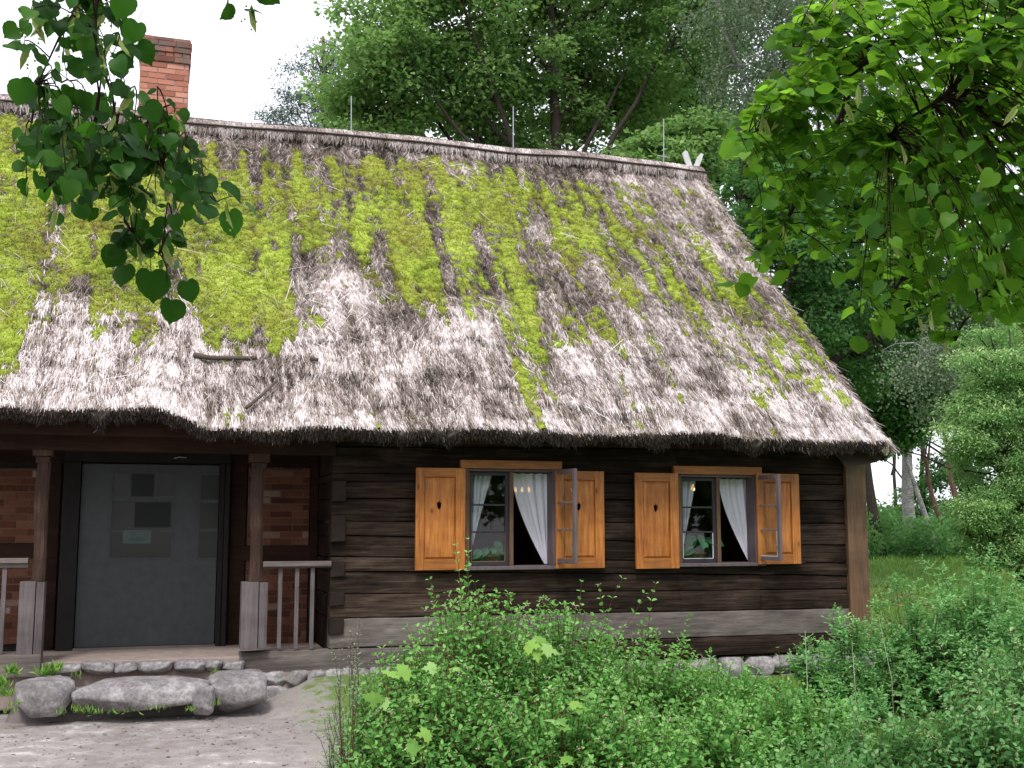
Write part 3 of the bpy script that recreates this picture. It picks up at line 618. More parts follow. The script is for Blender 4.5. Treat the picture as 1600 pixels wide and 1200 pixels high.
rm.box(xi0, xr1-.21, .2, 4.3, zt, zt+.05, .3); rm.box(xi0, xr1-.21, .2, 4.3, -.1, -.05, .3); rm.box(X(960)-.05, X(960)+.05, .2, 4.2, -.05, zt, .6)
rm.build('inner_wall', M['room'], H)

# --- porch
zpt = Z(460, 705, 0); zf = Z(230, 1030, 0)       # lintel bottom, floor
pm = MB(); pm.box(XL, XC+.02, -.12, .10, Z(300, 708), Z(300, 680), .35); pm.build('porch_lintel', M['brown_beam'], H, bevel=.01)
pm = MB(); pm.box(XL, X(1330), -.36, -.14, Z(200, 682, -.25), Z(200, 652, -.25), .6); pm.build('eaves_beam', M['brown_beam'], H, bevel=.01)
pm = MB(); pm.box(XL, XC, -.1, 1.5, Z(300, 690)+.03, Z(300, 690)+.1, .3); pm.build('porch_ceiling', M['brown_beam'], H)
pm = MB(); pm.box(XL, XC+.1, -.02, 1.5, -.3, zf, .3); pm.build('porch_floor', M['mortar'], H, bevel=.02)
BY = 1.25
bw = MB(); bw.box(XL, XC+.1, BY, BY+.2, zf-.1, 2.6, .3)
bw.build('timber_back_wall', M['door_dark'], H)
def XB(px, py=820): return at(px, py, BY-.03)[0]
def ZB_(px, py): return at(px, py, BY-.03)[2]
bt = MB()      # timbers proud of the wall
bt.box(XB(484), XC, BY-.07, BY, zf, 2.5, .2); bt.box(XB(380), XC-.01, BY-.06, BY, ZB_(440, 876), ZB_(440, 852), .5)
bt.box(XL, XB(93), BY-.06, BY, ZB_(30, 872), ZB_(30, 849), .4); bt.box(XB(60), XB(93), BY-.05, BY, zf, 2.5, .15); bt.box(XB(360), XB(384), BY-.05, BY, zf, 2.5, .3)
bt.box(XL, XC, BY-.065, BY, ZB_(440, 729), 2.55, .2)
bt.build('wall_timber', M['brown_beam'], H, bevel=.008)
def bricks(mb, core, x0, x1, yf, z0, z1, bl=.25, bh=.066, j=.012, seed=1, depth=.1, dirt=0):
    rg2 = np.random.default_rng(seed); z = z0; r = 0
    while z < z1-.02:
        h = min(bh, z1-z); x = x0-(bl/2 if r % 2 else 0)*(1+.1*rg2.random())
        while x < x1-.015:
            a = max(x, x0); b_ = min(x+bl, x1)
            if b_-a > .03: mb.box(a+j/2, b_-j/2, yf-.006*rg2.random(), yf+depth, z+j/2, z+h-j/2, rg2.random(), .0025)
            x += bl*(1+.06*(rg2.random()-.5))
        z += bh+.001; r += 1
    core.box(x0-.0, x1+.0, yf+.008, yf+depth-.004, z0, z1)
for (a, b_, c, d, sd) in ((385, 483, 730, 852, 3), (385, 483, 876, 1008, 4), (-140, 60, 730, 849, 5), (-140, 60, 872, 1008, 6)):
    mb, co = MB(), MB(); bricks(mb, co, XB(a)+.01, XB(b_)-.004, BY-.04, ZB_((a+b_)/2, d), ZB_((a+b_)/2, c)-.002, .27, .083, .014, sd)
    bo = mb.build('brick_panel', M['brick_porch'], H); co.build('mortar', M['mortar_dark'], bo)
# door
D0, D1, DZ0, DZ1 = XB(125), XB(340), ZB_(230, 1008), ZB_(230, 726)
dm = MB(); dm.box(D0, D1, BY-.10, BY-.06, DZ0, DZ1, .5); door = dm.build('door', M['door_grey'], H, bevel=.004)
mb = MB(); mb.box(XB(97), XB(124), BY-.16, BY-.02, ZB_(110, 1022), DZ1+.02, .3); mb.box(XB(341), XB(349), BY-.13, BY-.02, ZB_(350, 1019), DZ1+.02, .3); mb.box(XB(349.5), XB(357), BY-.17, BY-.02, ZB_(350, 1019), DZ1+.02, .5)
mb.box(XB(97), XB(357), BY-.155, BY-.02, DZ1+.022, DZ1+.14, .3); mb.build('door_frame', M['door_dark'], H, bevel=.006)
mb = MB(); mb.box(D0-.01, D1+.01, BY-.17, BY-.04, ZB_(230, 1014), DZ0-.003, .7); mb.build('threshold', M['grey_board'], H, bevel=.004)
def pane(x0, x1, y0, y1, mat, name='pane', yy=-.104): 
    mb = MB(); mb.box(XB(x0), XB(x1), BY+yy, BY+yy+.003, ZB_((x0+x1)/2, y1), ZB_((x0+x1)/2, y0)); return mb.build(name, M[mat], door)
m, t, bs, out = new_mat('dim_door_glass'); M['dim_glass'] = m
bs.inputs['Base Color'].default_value = (0.030, 0.032, 0.026, 1); bs.inputs['Roughness'].default_value = 0.12; bs.inputs['Specular IOR Level'].default_value = 0.18
for r in ((175, 199, 741, 775), (175, 268, 783, 828), (175, 268, 832, 871), (242, 268, 741, 775), (312, 340, 743, 781), (312, 340, 786, 826), (312, 340, 831, 871)): pane(*r, 'dim_glass')
pane(203, 238, 741, 776, 'dark_glass', 'dark_pane', -.1075); pane(210, 266, 785, 824, 'dark_glass', 'dark_pane', -.1085)
no = pane(193, 237, 828, 849, 'paper', 'notice', -.111)
mb = MB()
for k in range(8): 
    a = 203+k*3.6; mb.box(XB(a), XB(a+2.2), BY-.1125, BY-.111, ZB_(a, 844), ZB_(a, 840.5+(k % 3)))
mb.build('notice_text', M['ink'], door)
mb = MB()
for (a, b_, c, d) in ((171, 174, 737, 873), (268.5, 271, 737, 873), (174, 268.5, 737, 739.5), (174, 268.5, 871.5, 874), (308, 311, 739, 873), (311, 340, 871.5, 874), (311, 340, 739, 741.5)):
    mb.box(XB(a), XB(b_), BY-.112, BY-.1, ZB_(a, d), ZB_(a, c))
mb.build('glazing_bead', M['door_grey'], door)
mb = MB(); p = at(272, 716, BY-.17); mb.tube([p, p+[.06, -.03, .015], p+[.14, -.01, .01]], .008, 6); mb.build('door_closer', M['steel'], H)
# porch columns with boxed bases
def column(x0, x1, cap, shaft, base, yb):
    c = MB(); xa, xb = X(shaft[0]), X(shaft[1]); xm = (xa+xb)/2; r = (xb-xa)/2; za, zb = Z(x0, shaft[3]), Z(x0, shaft[2])
    n = 16; th = np.arange(12)*math.pi/6
    V = []; hs = np.linspace(0, 1, 22)
    for h in hs:
        k = 1-.06*math.sin(h*math.pi*2)+(.06 if .47 < h < .53 else 0)
        for a in th:
            sq = 1/max(abs(math.cos(a)), abs(math.sin(a)))**.6; wob = .006*(vn(np.array(a*2), np.array(h*9), 3)-.5)
            V.append((xm+(r*k*sq*.92+wob)*math.cos(a)+.008*math.sin(h*7), .0+(r*k*sq*.92+wob)*math.sin(a), za+(zb-za)*h))
    i, j = np.meshgrid(np.arange(12), np.arange(21)); c.add(V, np.stack([j*12+i, j*12+(i+1) % 12, (j+1)*12+(i+1) % 12, (j+1)*12+i], -1).reshape(-1, 4))
    col = c.build('porch_column', M['brown_post'], H, False)
    k = MB(); k.box(X(cap[0]), X(cap[1]), -.11, .11, Z(x0, cap[2]+14), Z(x0, cap[2]), .5); k.box(X(cap[0])+.03, X(cap[1])-.03, -.08, .08, Z(x0, cap[3]), Z(x0, cap[2]+14)-.002, .3)
    k.build('capital', M['brown_post'], col, bevel=.008)
    b2 = MB(); mid = base[0]+(base[1]-base[0])*.66
    b2.box(X(base[0]), X(mid)-.004, -.12, .12, Z(x0, base[3]), Z(x0, base[2]), .65); b2.box(X(mid)+.004, X(base[1]), -.115, .12, Z(x0, base[3]), Z(x0, base[2])-.008, .5)
    b2.build('column_base', M['grey_post'], col, bevel=.005)
column(60, 60, (47, 79, 699, 724), (52, 76, 722, 910), (38, 76, 908, 1021), 0)
column(400, 400, (386, 418, 709, 733), (389, 412, 731, 910), (380, 420, 909, 1013), 0)
pm = MB(); pm.box(XL, X(76.5), -.14, .1, Z(40, 1056), Z(40, 1021), .4); pm.build('sill_beam', M['grey_board'], H, bevel=.008)
for (a, b_, y0, y1, bal, yb) in ((-200, 48, 872, 887, (-52, -20, 12), 1021), (412, 518, 877, 887, (440, 466, 490), 1013)):
    rl = MB(); rl.box(X(a), X(b_), -.07, .05, Z(30 if a < 0 else 460, y0+8), Z(30 if a < 0 else 460, y0), .75); rl.box(X(a), X(b_), -.04, .03, Z(30 if a < 0 else 460, y1), Z(30 if a < 0 else 460, y0+8)-.002, .6)
    rail = rl.build('railing', M['grey_board'], H, bevel=.006)
    for px in bal:
        bb = MB(); bb.box(X(px)-.022, X(px)+.022, -.025, .02, Z(px, yb), Z(px, y1), .6); bb.build('baluster', M['grey_post'], rail, bevel=.003)
# --- foundation stones
def rock(mb, c, r, seed, rnd=.5, n=20, flat=.75, rough=.16):
    bm = bmesh.new(); bmesh.ops.create_icosphere(bm, subdivisions=4, radius=1)
    V = np.array([v.co[:] for v in bm.verts]); F = np.array([[v.index for v in f.verts] for f in bm.faces]); bm.free()
    R = np.random.default_rng(seed); d = nrm(R.normal(size=(n, 3))); d[0] = (0, 0, 1); hgt = flat+(1-flat)*R.random(n); hgt[0] = flat*.9
    k = (V@d.T)/hgt[None]; s = 1/np.maximum(k.max(1), .88); V = V/((np.abs(V)**4).sum(1)**.25)[:, None]*.97; k = (V@d.T)/(hgt*1.12)[None]; s = 1/np.maximum(k.max(1), .95); V = V*s[:, None]
    V *= (1+rough*(fbm(V[:, 0]*2.2+seed, V[:, 1]*2.2+V[:, 2]*1.7, seed, 4)-.5)[:, None]+.05*(fbm(V[:, 0]*9+seed, V[:, 1]*9+V[:, 2]*7, seed, 3)-.5)[:, None])
    mb.add(V*np.array(r)+np.array(c), F, rnd)
fs = MB(); x = X(700); k = 0
while x < xw1+.35:
    wd = .14+.10*rg.random(); zt2 = Z(1290, 1018)-.01; hh = .13+.05*rg.random()
    rock(fs, (x+wd, .06+.04*rg.random(), zt2-hh+.02), (wd*1.08, .16, hh), 100+k); rock(fs, (x+wd*1.4, .05, zt2-.36), (wd*1.2, .18, .14), 150+k); x += wd*1.9; k += 1
x = X(385)
while x < X(640):
    wd = .07+.09*rg.random(); hh = .08+.03*rg.random(); rock(fs, (x+wd, .02+.04*rg.random(), Z(450, 1045)-hh+.01), (wd*1.1, .14, hh), 200+k); rock(fs, (x+wd, .05, Z(450, 1045)-.26), (wd*1.3, .15, .12), 260+k); x += wd*1.85; k += 1
fs.build('stone_foundation', M['stone'], H, True)
# --- chimney
CY = RIDGE_Y-.38
cx0, cx1 = at(218, 120, CY)[0], at(295, 120, CY)[0]; cz0, cz1, cz2 = at(250, 195, CY)[2]-.25, at(250, 96, CY)[2], at(250, 53, CY)[2]
ch, co = MB(), MB(); bricks(ch, co, cx0, cx1, CY, cz0, cz1, .262, .088, .013, 21, .12)
co.box(cx0, cx1, CY+.13, CY+.76, cz0, cz1)
for sx in (cx0, cx1):      # side faces
    z = cz0; r = 0
    while z < cz1-.02:
        yy = CY+.125+(.13 if r % 2 else 0)
        while yy < CY+.75:
            ch.box(sx-.005 if sx == cx0 else sx-.05, sx+.05 if sx == cx0 else sx+.005, yy, min(yy+.25, CY+.76), z+.006, z+.082, rg.random(), .002); yy += .262
        z += .089; r += 1
cho = ch.build('chimney', M['brick'], roof, bevel=.003)
# third level is the limit: keep mortar and cap as their own sub-parts of the roof
co.build('chimney_mortar', M['mortar'], roof)
cp, cm = MB(), MB(); zz = cz1
for k, (ov, hh, gp) in enumerate(((.030, .085, 0), (.012, .075, 1), (.030, .085, 0), (.040, .088, 0), (.02, .07, 0))):
    x = cx0-ov
    while x < cx1+ov-.02:
        wd = .125 if gp else .262*(.85+.3*rg.random()); b_ = min(x+wd, cx1+ov)
        if not (gp and rg.random() < .3): cp.box(x+.006, b_-.006, CY-ov, CY+.12, zz+.005, zz+hh-.004-(.03*rg.random() if k == 4 else 0), rg.random(), .004)
        x += wd
    cm.box(cx0-ov+.012, cx1+ov-.012, CY-ov+.012, CY+.76+ov, zz, zz+hh-.008); zz += hh
cp.build('chimney_cap', M['brick_dirty'], roof, bevel=.006); cm.build('chimney_cap_mortar', M['mortar_dark'], roof)

# --- windows with shutters
def tulip(cx, cz, s):
    o = [(0, -1), (.28, -.8), (.5, -.35), (.55, .1), (.75, .7), (.35, .35), (.12, 1.0), (0, .45), (-.12, 1.0), (-.35, .35), (-.75, .7), (-.55, .1), (-.5, -.35), (-.28, -.8)]
    return [(cx+a*s*.8, cz+b_*s) for a, b_ in o]
def plate_with_hole(mb, x0, x1, z0, z1, hole, y0, y1, rnd):
    bm = bmesh.new(); o = [bm.verts.new((x, 0, z)) for x, z in ((x0, z0), (x1, z0), (x1, z1), (x0, z1))]; h = [bm.verts.new((x, 0, z)) for x, z in hole]
    es = [bm.edges.new((o[i], o[(i+1) % 4])) for i in range(4)]+[bm.edges.new((h[i], h[(i+1) % len(h)])) for i in range(len(h))]
    bmesh.ops.triangle_fill(bm, edges=es, use_beauty=True)
    bm.verts.index_update(); bm.normal_update(); V = np.array([v.co[:] for v in bm.verts]); F = [[v.index for v in f.verts][::(1 if f.normal.y < 0 else -1)] for f in bm.faces]; n = len(V); bm.free()
    A = V.copy(); A[:, 1] = y0; B = V.copy(); B[:, 1] = y1; mb.add(np.concatenate([A, B]), F+[[i+n for i in f[::-1]] for f in F]+[(4+k, 4+(k+1) % len(hole), n+4+(k+1) % len(hole), n+4+k) for k in range(len(hole))], rnd)
def shutter(win, px0, px1, py0, py1, side):
    yf = -.115; x0, x1 = at(px0, 820, yf)[0], at(px1, 820, yf)[0]; pm_ = (px0+px1)/2; z0, z1 = at(pm_, py1, yf)[2], at(pm_, py0, yf)[2]
    s_ = MB(); st = .10; rt = .125
    s_.box(x0, x0+st, yf, yf+.036, z0, z1, .45); s_.box(x1-st*1.15, x1, yf, yf+.036, z0, z1, .6)
    sh = s_.build('shutter', M['pine'], win, bevel=.004)
    for r0_, r1_ in ((z0, z0+rt), (z1-rt*.85, z1)): s_ = MB(); s_.box(x0+st+.001, x1-st*1.15-.001, yf+.001, yf+.035, r0_, r1_, .45); s_.build('shutter_rail', M['pine_h'], win, bevel=.004)
    a, b_, c, d = x0+st+.001, x1-st*1.15-.001, z0+rt+.001, z1-rt*.85-.001; hole = tulip((a+b_)/2-.01, c+(d-c)*.66, .058)
    s_ = MB(); e = .026
    plate_with_hole(s_, a+e, b_-e, c+e, d-e, hole, yf+.006, yf+.024, .55)
    # sunk field with chamfers round the raised centre
    O = [(a, c), (b_, c), (b_, d), (a, d)]; I = [(a+e, c+e), (b_-e, c+e), (b_-e, d-e), (a+e, d-e)]
    V = [(x, yf+.022, z) for x, z in O]+[(x, yf+.007, z) for x, z in I]; s_.add(V, [(k, (k+1) % 4, 4+(k+1) % 4, 4+k) for k in range(4)], .4)
    s_.build('shutter_panel', M['pine'], win)
    h_ = MB(); hx = x0 if side < 0 else x1
    h_.tube([(hx, yf+.03, z0+.02), (hx+side*.05, yf+.0, z0+.02), (hx+side*.05, yf, z0+.06)], .007, 6); h_.build('shutter_catch', M['black'], win)
def sash(win, mat, x0, x1, z0, z1, hinge=None, ang=0, fr_=.045, glass=True, flip=1):
    """three-pane sash; if hinge given, built from the hinge line and swung by ang outwards"""
    wd = x1-x0; parts = [(0, fr_, z0, z1), (wd-fr_, wd, z0, z1), (fr_+.001, wd-fr_-.001, z0, z0+fr_), (fr_+.001, wd-fr_-.001, z1-fr_, z1)]
    bars = [z0+(z1-z0)*.355, z0+(z1-z0)*.645]
    def place(mb, i0=0):
        V = np.concatenate(mb.v); 
        if hinge is None: V = V+np.array([x0, .035, 0])
        else:
            c, s = math.cos(ang), math.sin(ang); V = np.stack([hinge[0]+V[:, 0]*c-V[:, 1]*s, hinge[1]+V[:, 0]*s+V[:, 1]*c, V[:, 2]], -1)
        mb.v = [V]
    mb = MB()
    for a, b_, c, d in parts: mb.box(a, b_, 0, .04, c, d, .5)
    for zb in bars: mb.box(fr_+.001, wd-fr_-.001, .006, .032, zb-.011, zb+.011, .95)
    place(mb); so_ = mb.build('open_sash' if hinge else 'sash', M[mat], win, bevel=.003)
    g_ = MB(); g_.add([(fr_, .02, z0+fr_), (wd-fr_, .02, z0+fr_), (wd-fr_, .02, z1-fr_), (fr_, .02, z1-fr_)], [(0, 1, 2, 3)]); place(g_); g_.build('glass', M['glass'], win)
    # bright putty lines round the lowest pane
    mb = MB()
    for a, b_, c, d in ((fr_, fr_+.007, z0+fr_, bars[0]-.012), (wd-fr_-.007, wd-fr_, z0+fr_, bars[0]-.012), (fr_, wd-fr_, z0+fr_, z0+fr_+.007)): mb.box(a, b_, .002, .017, c, d, .9)
    place(mb); mb.build('glazing_putty', M['corner' if win['tone'] == 0 else 'white_board'], win)
for k, q in enumerate(W):
    c0, c1 = X(q['c'][0]), X(q['c'][1]); zt, zb = q['ZT'], q['ZB']; X0, X1 = q['X0'], q['X1']; pmid = (q['x0']+q['x1'])/2
    mb = MB(); mb.box(c0, c1, -.055, .02, zt, Z(pmid, q['t']), .4)
    win = mb.build('window', M['pine_h'], H, bevel=.005); win['tone'] = k
    tag(win, 'left window with open casement and orange shutters' if k == 0 else 'right window with open casement and orange shutters')
    mb = MB(); mb.box(X0-.045, X0+.03, -.05, .16, zb, zt-.002, .4); mb.build('casing', M['corner'], win, bevel=.004)
    mb = MB(); mb.box(X1-.075, X1+.03, -.045, .17, zb, zt-.002, .25); mb.box(X0+.03, X1-.075, -.02, .16, zt-.03, zt-.003, .2); mb.build('jamb', M['sash'], win, bevel=.004)
    mb = MB(); mb.box(X0-.05, X1+.05, -.085, .30, zb-.045, zb-.002, .3); mb.build('sill', M['sash'], win, bevel=.006)
    xo0 = X(q['open'][0]); mb = MB(); mb.box(xo0-.05, xo0-.002, .01, .09, zb, zt-.032, .55); mb.build('mullion', M['corner'], win, bevel=.003)
    sash(win, 'dark_sash', X0+.032, xo0-.053, zb+.004, zt-.034)
    hx = X1-.06; sw_ = .445 if k == 0 else .42
    sash(win, 'sash', 0, sw_, zb+.03, zt-.005, (hx, -.05), -math.radians(76.5 if k == 0 else 77), .05)
    e = np.array([hx+math.cos(math.radians(-76))*(sw_-.03), -.05+math.sin(math.radians(-76))*(sw_-.03)-.0, 0])
    for zz_ in (zb+.16, zt-.30): mb = MB(); mb.tube([(e[0]-.02, e[1], zz_), (e[0]-.02, e[1], zz_+.05), (e[0]-.04, e[1], zz_+.06)], .006, 6); mb.build('sash_hook', M['steel'], win)
    if k == 0: shutter(win, 649.5, 727, 731, 891, -1); shutter(win, 869, 944.5, 736, 888, 1)
    else: shutter(win, 993.5, 1061, 739, 888.5, -1); shutter(win, 1184, 1250.5, 740, 881.5, 1)

# ================================================================== THINGS IN THE WINDOWS
def curtain(name, label, pts_top, edge_l, edge_r, z0, z1, yy, seed):
    n, m = 40, 44; mb = MB(); V = []
    for j in range(m):
        t_ = j/(m-1); z = z1+(z0-z1)*t_; a = edge_l(t_); b_ = edge_r(t_)
        for i in range(n):
            s_ = i/(n-1); x = a+(b_-a)*s_
            f = math.sin(s_*26+seed)*.016+math.sin(s_*11+seed*2+t_*1.5)*.014
            V.append((x, yy+f*(1-.35*t_)+.012*math.sin(t_*5+s_*3), z+.004*math.sin(s_*26)))
    i, j = np.meshgrid(np.arange(n-1), np.arange(m-1)); b = (j*n+i).ravel(); mb.add(V, np.stack([b, b+1, b+1+n, b+n], -1))
    return tag(mb.build(name, M['curtain'], None, True), label, 'curtain', 'white window curtains')
def XY(px, Y=.2): return at(px, 800, Y)[0]
for k, q in enumerate(W):
    zt, zb = q['ZT']-.04, q['ZB']
    if k == 0: L0, L1, R0, R1 = XY(737), XY(771), XY(800), XY(856)
    else: L0, L1, R0, R1 = XY(1066), XY(1090), XY(1124), XY(1171)
    side = 'left' if k == 0 else 'right'
    curtain('curtain', 'narrow white curtain behind the glazed half of the %s window' % side, None, lambda t_: L0, lambda t_: L1-(L1-L0-.02)*t_**.9, zb+(zt-zb)*.22, zt, .2, 1+k)
    curtain('curtain', 'long white curtain swept aside in the open half of the %s window' % side, None, lambda t_: R0+(R1-R0-.05)*t_**1.55, lambda t_: R1, zb+.01, zt, .2, 3+k)
def pot_plant(px, q, label, big):
    c = np.array([XY(px, .21), .21, q['ZB']]); root = empty('potted_plant', tuple(c), label, 'potted plant', 'pot plants on the window sills')
    mb = MB(); mb.lathe(c, [(0, .0), (.062, .0), (.068, .02), (.080, .10), (.086, .10), (.086, .122), (.077, .122), (.072, .105), (0, .104)]); mb.build('pot', M['terracotta'], root, True)
    mb = MB(); R = np.random.default_rng(int(px)); n = big
    P = c+np.array([0, 0, .10])+R.normal(scale=.02, size=(n, 3))*[1, 1, .3]; D = nrm(np.stack([R.normal(scale=.5, size=n), R.normal(scale=.25, size=n)-.1, .6+R.random(n)], -1))
    for p, d in zip(P, D):
        L = .10+.16*R.random(); e = p+d*L; mb.tube([p, p+d*L*.5, e], .004, 4); dd = np.array([d[0]*1.3, d[1]-.2, -.3-.6*R.random()])
        leaves(mb, e[None], dd[None], np.array([[0, -1, .4]]), np.array([.15+.10*R.random()]), np.array([.62]), LEAF6, R.random(1))
    mb.build('foliage', M['house_plant'], root)
pot_plant(768, W[0], 'broad-leaved plant in a clay pot on the left window sill', 8)
pot_plant(1093, W[1], 'bushy plant in a clay pot on the right window sill', 16)
# lit pendant lamp in the left room
c = at(816, 766, 1.5); L_ = empty('pendant_lamp', tuple(c), 'lit pendant lamp with warm bulbs inside the left room behind the curtain', 'lamp')
mb = MB(); mb.tube([c+[0, 0, .1], c+[0, 0, .5]], .008, 6)
for dx in (-.08, 0, .08): mb.tube([c+[0, 0, .1], c+[dx, 0, .12], c+[dx*1.2, 0, .07]], .006, 6); 
mb.build('stem', M['black'], L_, True)
for dx in (-.095, 0, .095):
    mb = MB(); mb.lathe(c+np.array([dx, 0, 0]), [(.002, -.028), (.015, -.02), (.019, 0), (.013, .025), (.008, .045)], 10); mb.build('bulb', M['glow'], L_, True)
c = at(1203, 767, 2.2); c[0] = X(1140)+.55; c = np.array([X(1105)+.6, 1.6, c[2]]); L2 = empty('pendant_lamp', tuple(c), 'lit pendant lamp inside the right room', 'lamp')
mb = MB(); mb.tube([c+[0, 0, .05], c+[0, 0, .5]], .008, 6); mb.build('stem', M['black'], L2, True)
mb = MB(); mb.lathe(c, [(.002, -.035), (.025, -.025), (.03, 0), (.02, .03), (.01, .06)], 10); mb.build('bulb', M['glow'], L2, True)

# ================================================================== STONES
def boulder(px0, px1, py0, py1, Y, dy, seed, label, name='boulder', grp='stones laid as steps in front of the porch'):
    if name == 'boulder': py0 += 2; py1 += 5
    a = at(px0, py1, Y); b_ = at(px1, py0, Y); c = np.array([(a[0]+b_[0])/2, Y+dy*.5, (a[2]+b_[2])/2]); mb = MB()
    rock(mb, c, (abs(b_[0]-a[0])/2*1.03, dy/2*1.1, abs(b_[2]-a[2])/2*1.12), seed, flat=.80, rough=.10)
    tag(mb.build(name, M['stone'], None, True), label, 'stone', grp)
boulder(18, 113, 1060, 1118, -.95, .55, 1, 'blocky dark boulder at the left end of the stone step')
boulder(112, 325, 1058, 1112, -1.0, .62, 2, 'long flat-topped stone slab serving as the porch step')
boulder(299, 337, 1070, 1112, -1.05, .2, 3, 'small upright wedge stone between the slab and the large boulder')
boulder(327, 418, 1050, 1110, -.9, .6, 9, 'large pale rounded boulder at the right end of the stone step')
for k, (a, b_, c, d, l) in enumerate(((78, 126, 1037, 1057, 'leftmost stone of the low row under the porch door'), (125, 177, 1033, 1056, 'second stone from the left in the low row under the porch door'), (177, 216, 1034, 1053, 'third stone from the left in the low row under the porch door'),
        (216, 273, 1032, 1052, 'fourth and widest stone of the low row under the porch door'), (273, 323, 1030, 1052, 'fifth stone from the left in the low row under the porch door'), (322, 348, 1031, 1050, 'narrow stone second from the right in the low row under the door'), (346, 383, 1033, 1051, 'rightmost stone of the low row, beside the grey sill beam'))):
    boulder(a, b_, c, d, -.16, .26, 30+k, l, 'row_stone', 'row of small stones under the porch door')
mb = MB(); n, m = 60, 16; V = []
for j in range(m):
    for i in range(n):
        x = X(30)+(X(425)-X(30))*i/(n-1); t_ = j/(m-1); y = -.62+.58*t_
        z = -.38+.30*min(1, t_*3)**.7*min(1, i/3, (n-1-i)/8)+.03*(fbm(np.array(x*5), np.array(y*5), 3, 3)-.5); V.append((x, y, float(z)))
i, j = np.meshgrid(np.arange(n-1), np.arange(m-1)); b = (j*n+i).ravel(); mb.add(V, np.stack([b, b+1, b+1+n, b+n], -1))
tag(mb.build('earth_step', M['earth'], None, True), kind='structure')

# ================================================================== STICKS ON THE ROOF
def onroof(px, py):
    lo, hi = 0.0, 1.0
    for _ in range(40):          # find v where the pixel ray meets the slope
        v = (lo+hi)/2; Yp = EAVE_Y+(RIDGE_Y-EAVE_Y)*v; p = at(px, py, Yp); zz = roofp(p[0], v)[2]
        if p[2] < zz: hi = v
        else: lo = v
    # ray height grows faster with Y than the roof for low pixels; pick by residual instead
    vs = np.linspace(0, 1, 600); best = min(vs, key=lambda v: abs(at(px, py, EAVE_Y+(RIDGE_Y-EAVE_Y)*v)[2]-roofp(at(px, py, EAVE_Y+(RIDGE_Y-EAVE_Y)*v)[0], v)[2]))
    return at(px, py, EAVE_Y+(RIDGE_Y-EAVE_Y)*best)+np.array([0, NY, NZ])*.07
def stick(pts, r, label):
    P = np.array([onroof(*p) for p in pts]); mb = MB(); mb.tube(P, np.linspace(r, r*.7, len(P)), 7); tag(mb.build('stick', M['stick'], None, True), label, 'stick', 'sticks on the thatch')
stick([(302, 562), (330, 567), (365, 567), (401, 567)], .033, 'thick grey stick lying level on the lower thatch')
stick([(384, 645), (405, 628), (432, 602)], .022, 'slanting dead stick on the thatch above the porch column')
stick([(484, 567), (496, 570)], .03, 'short stub of stick poking from the thatch')
stick([(884, 267), (893, 262), (902, 253)], .016, 'short dark stick just under the ridge pole')

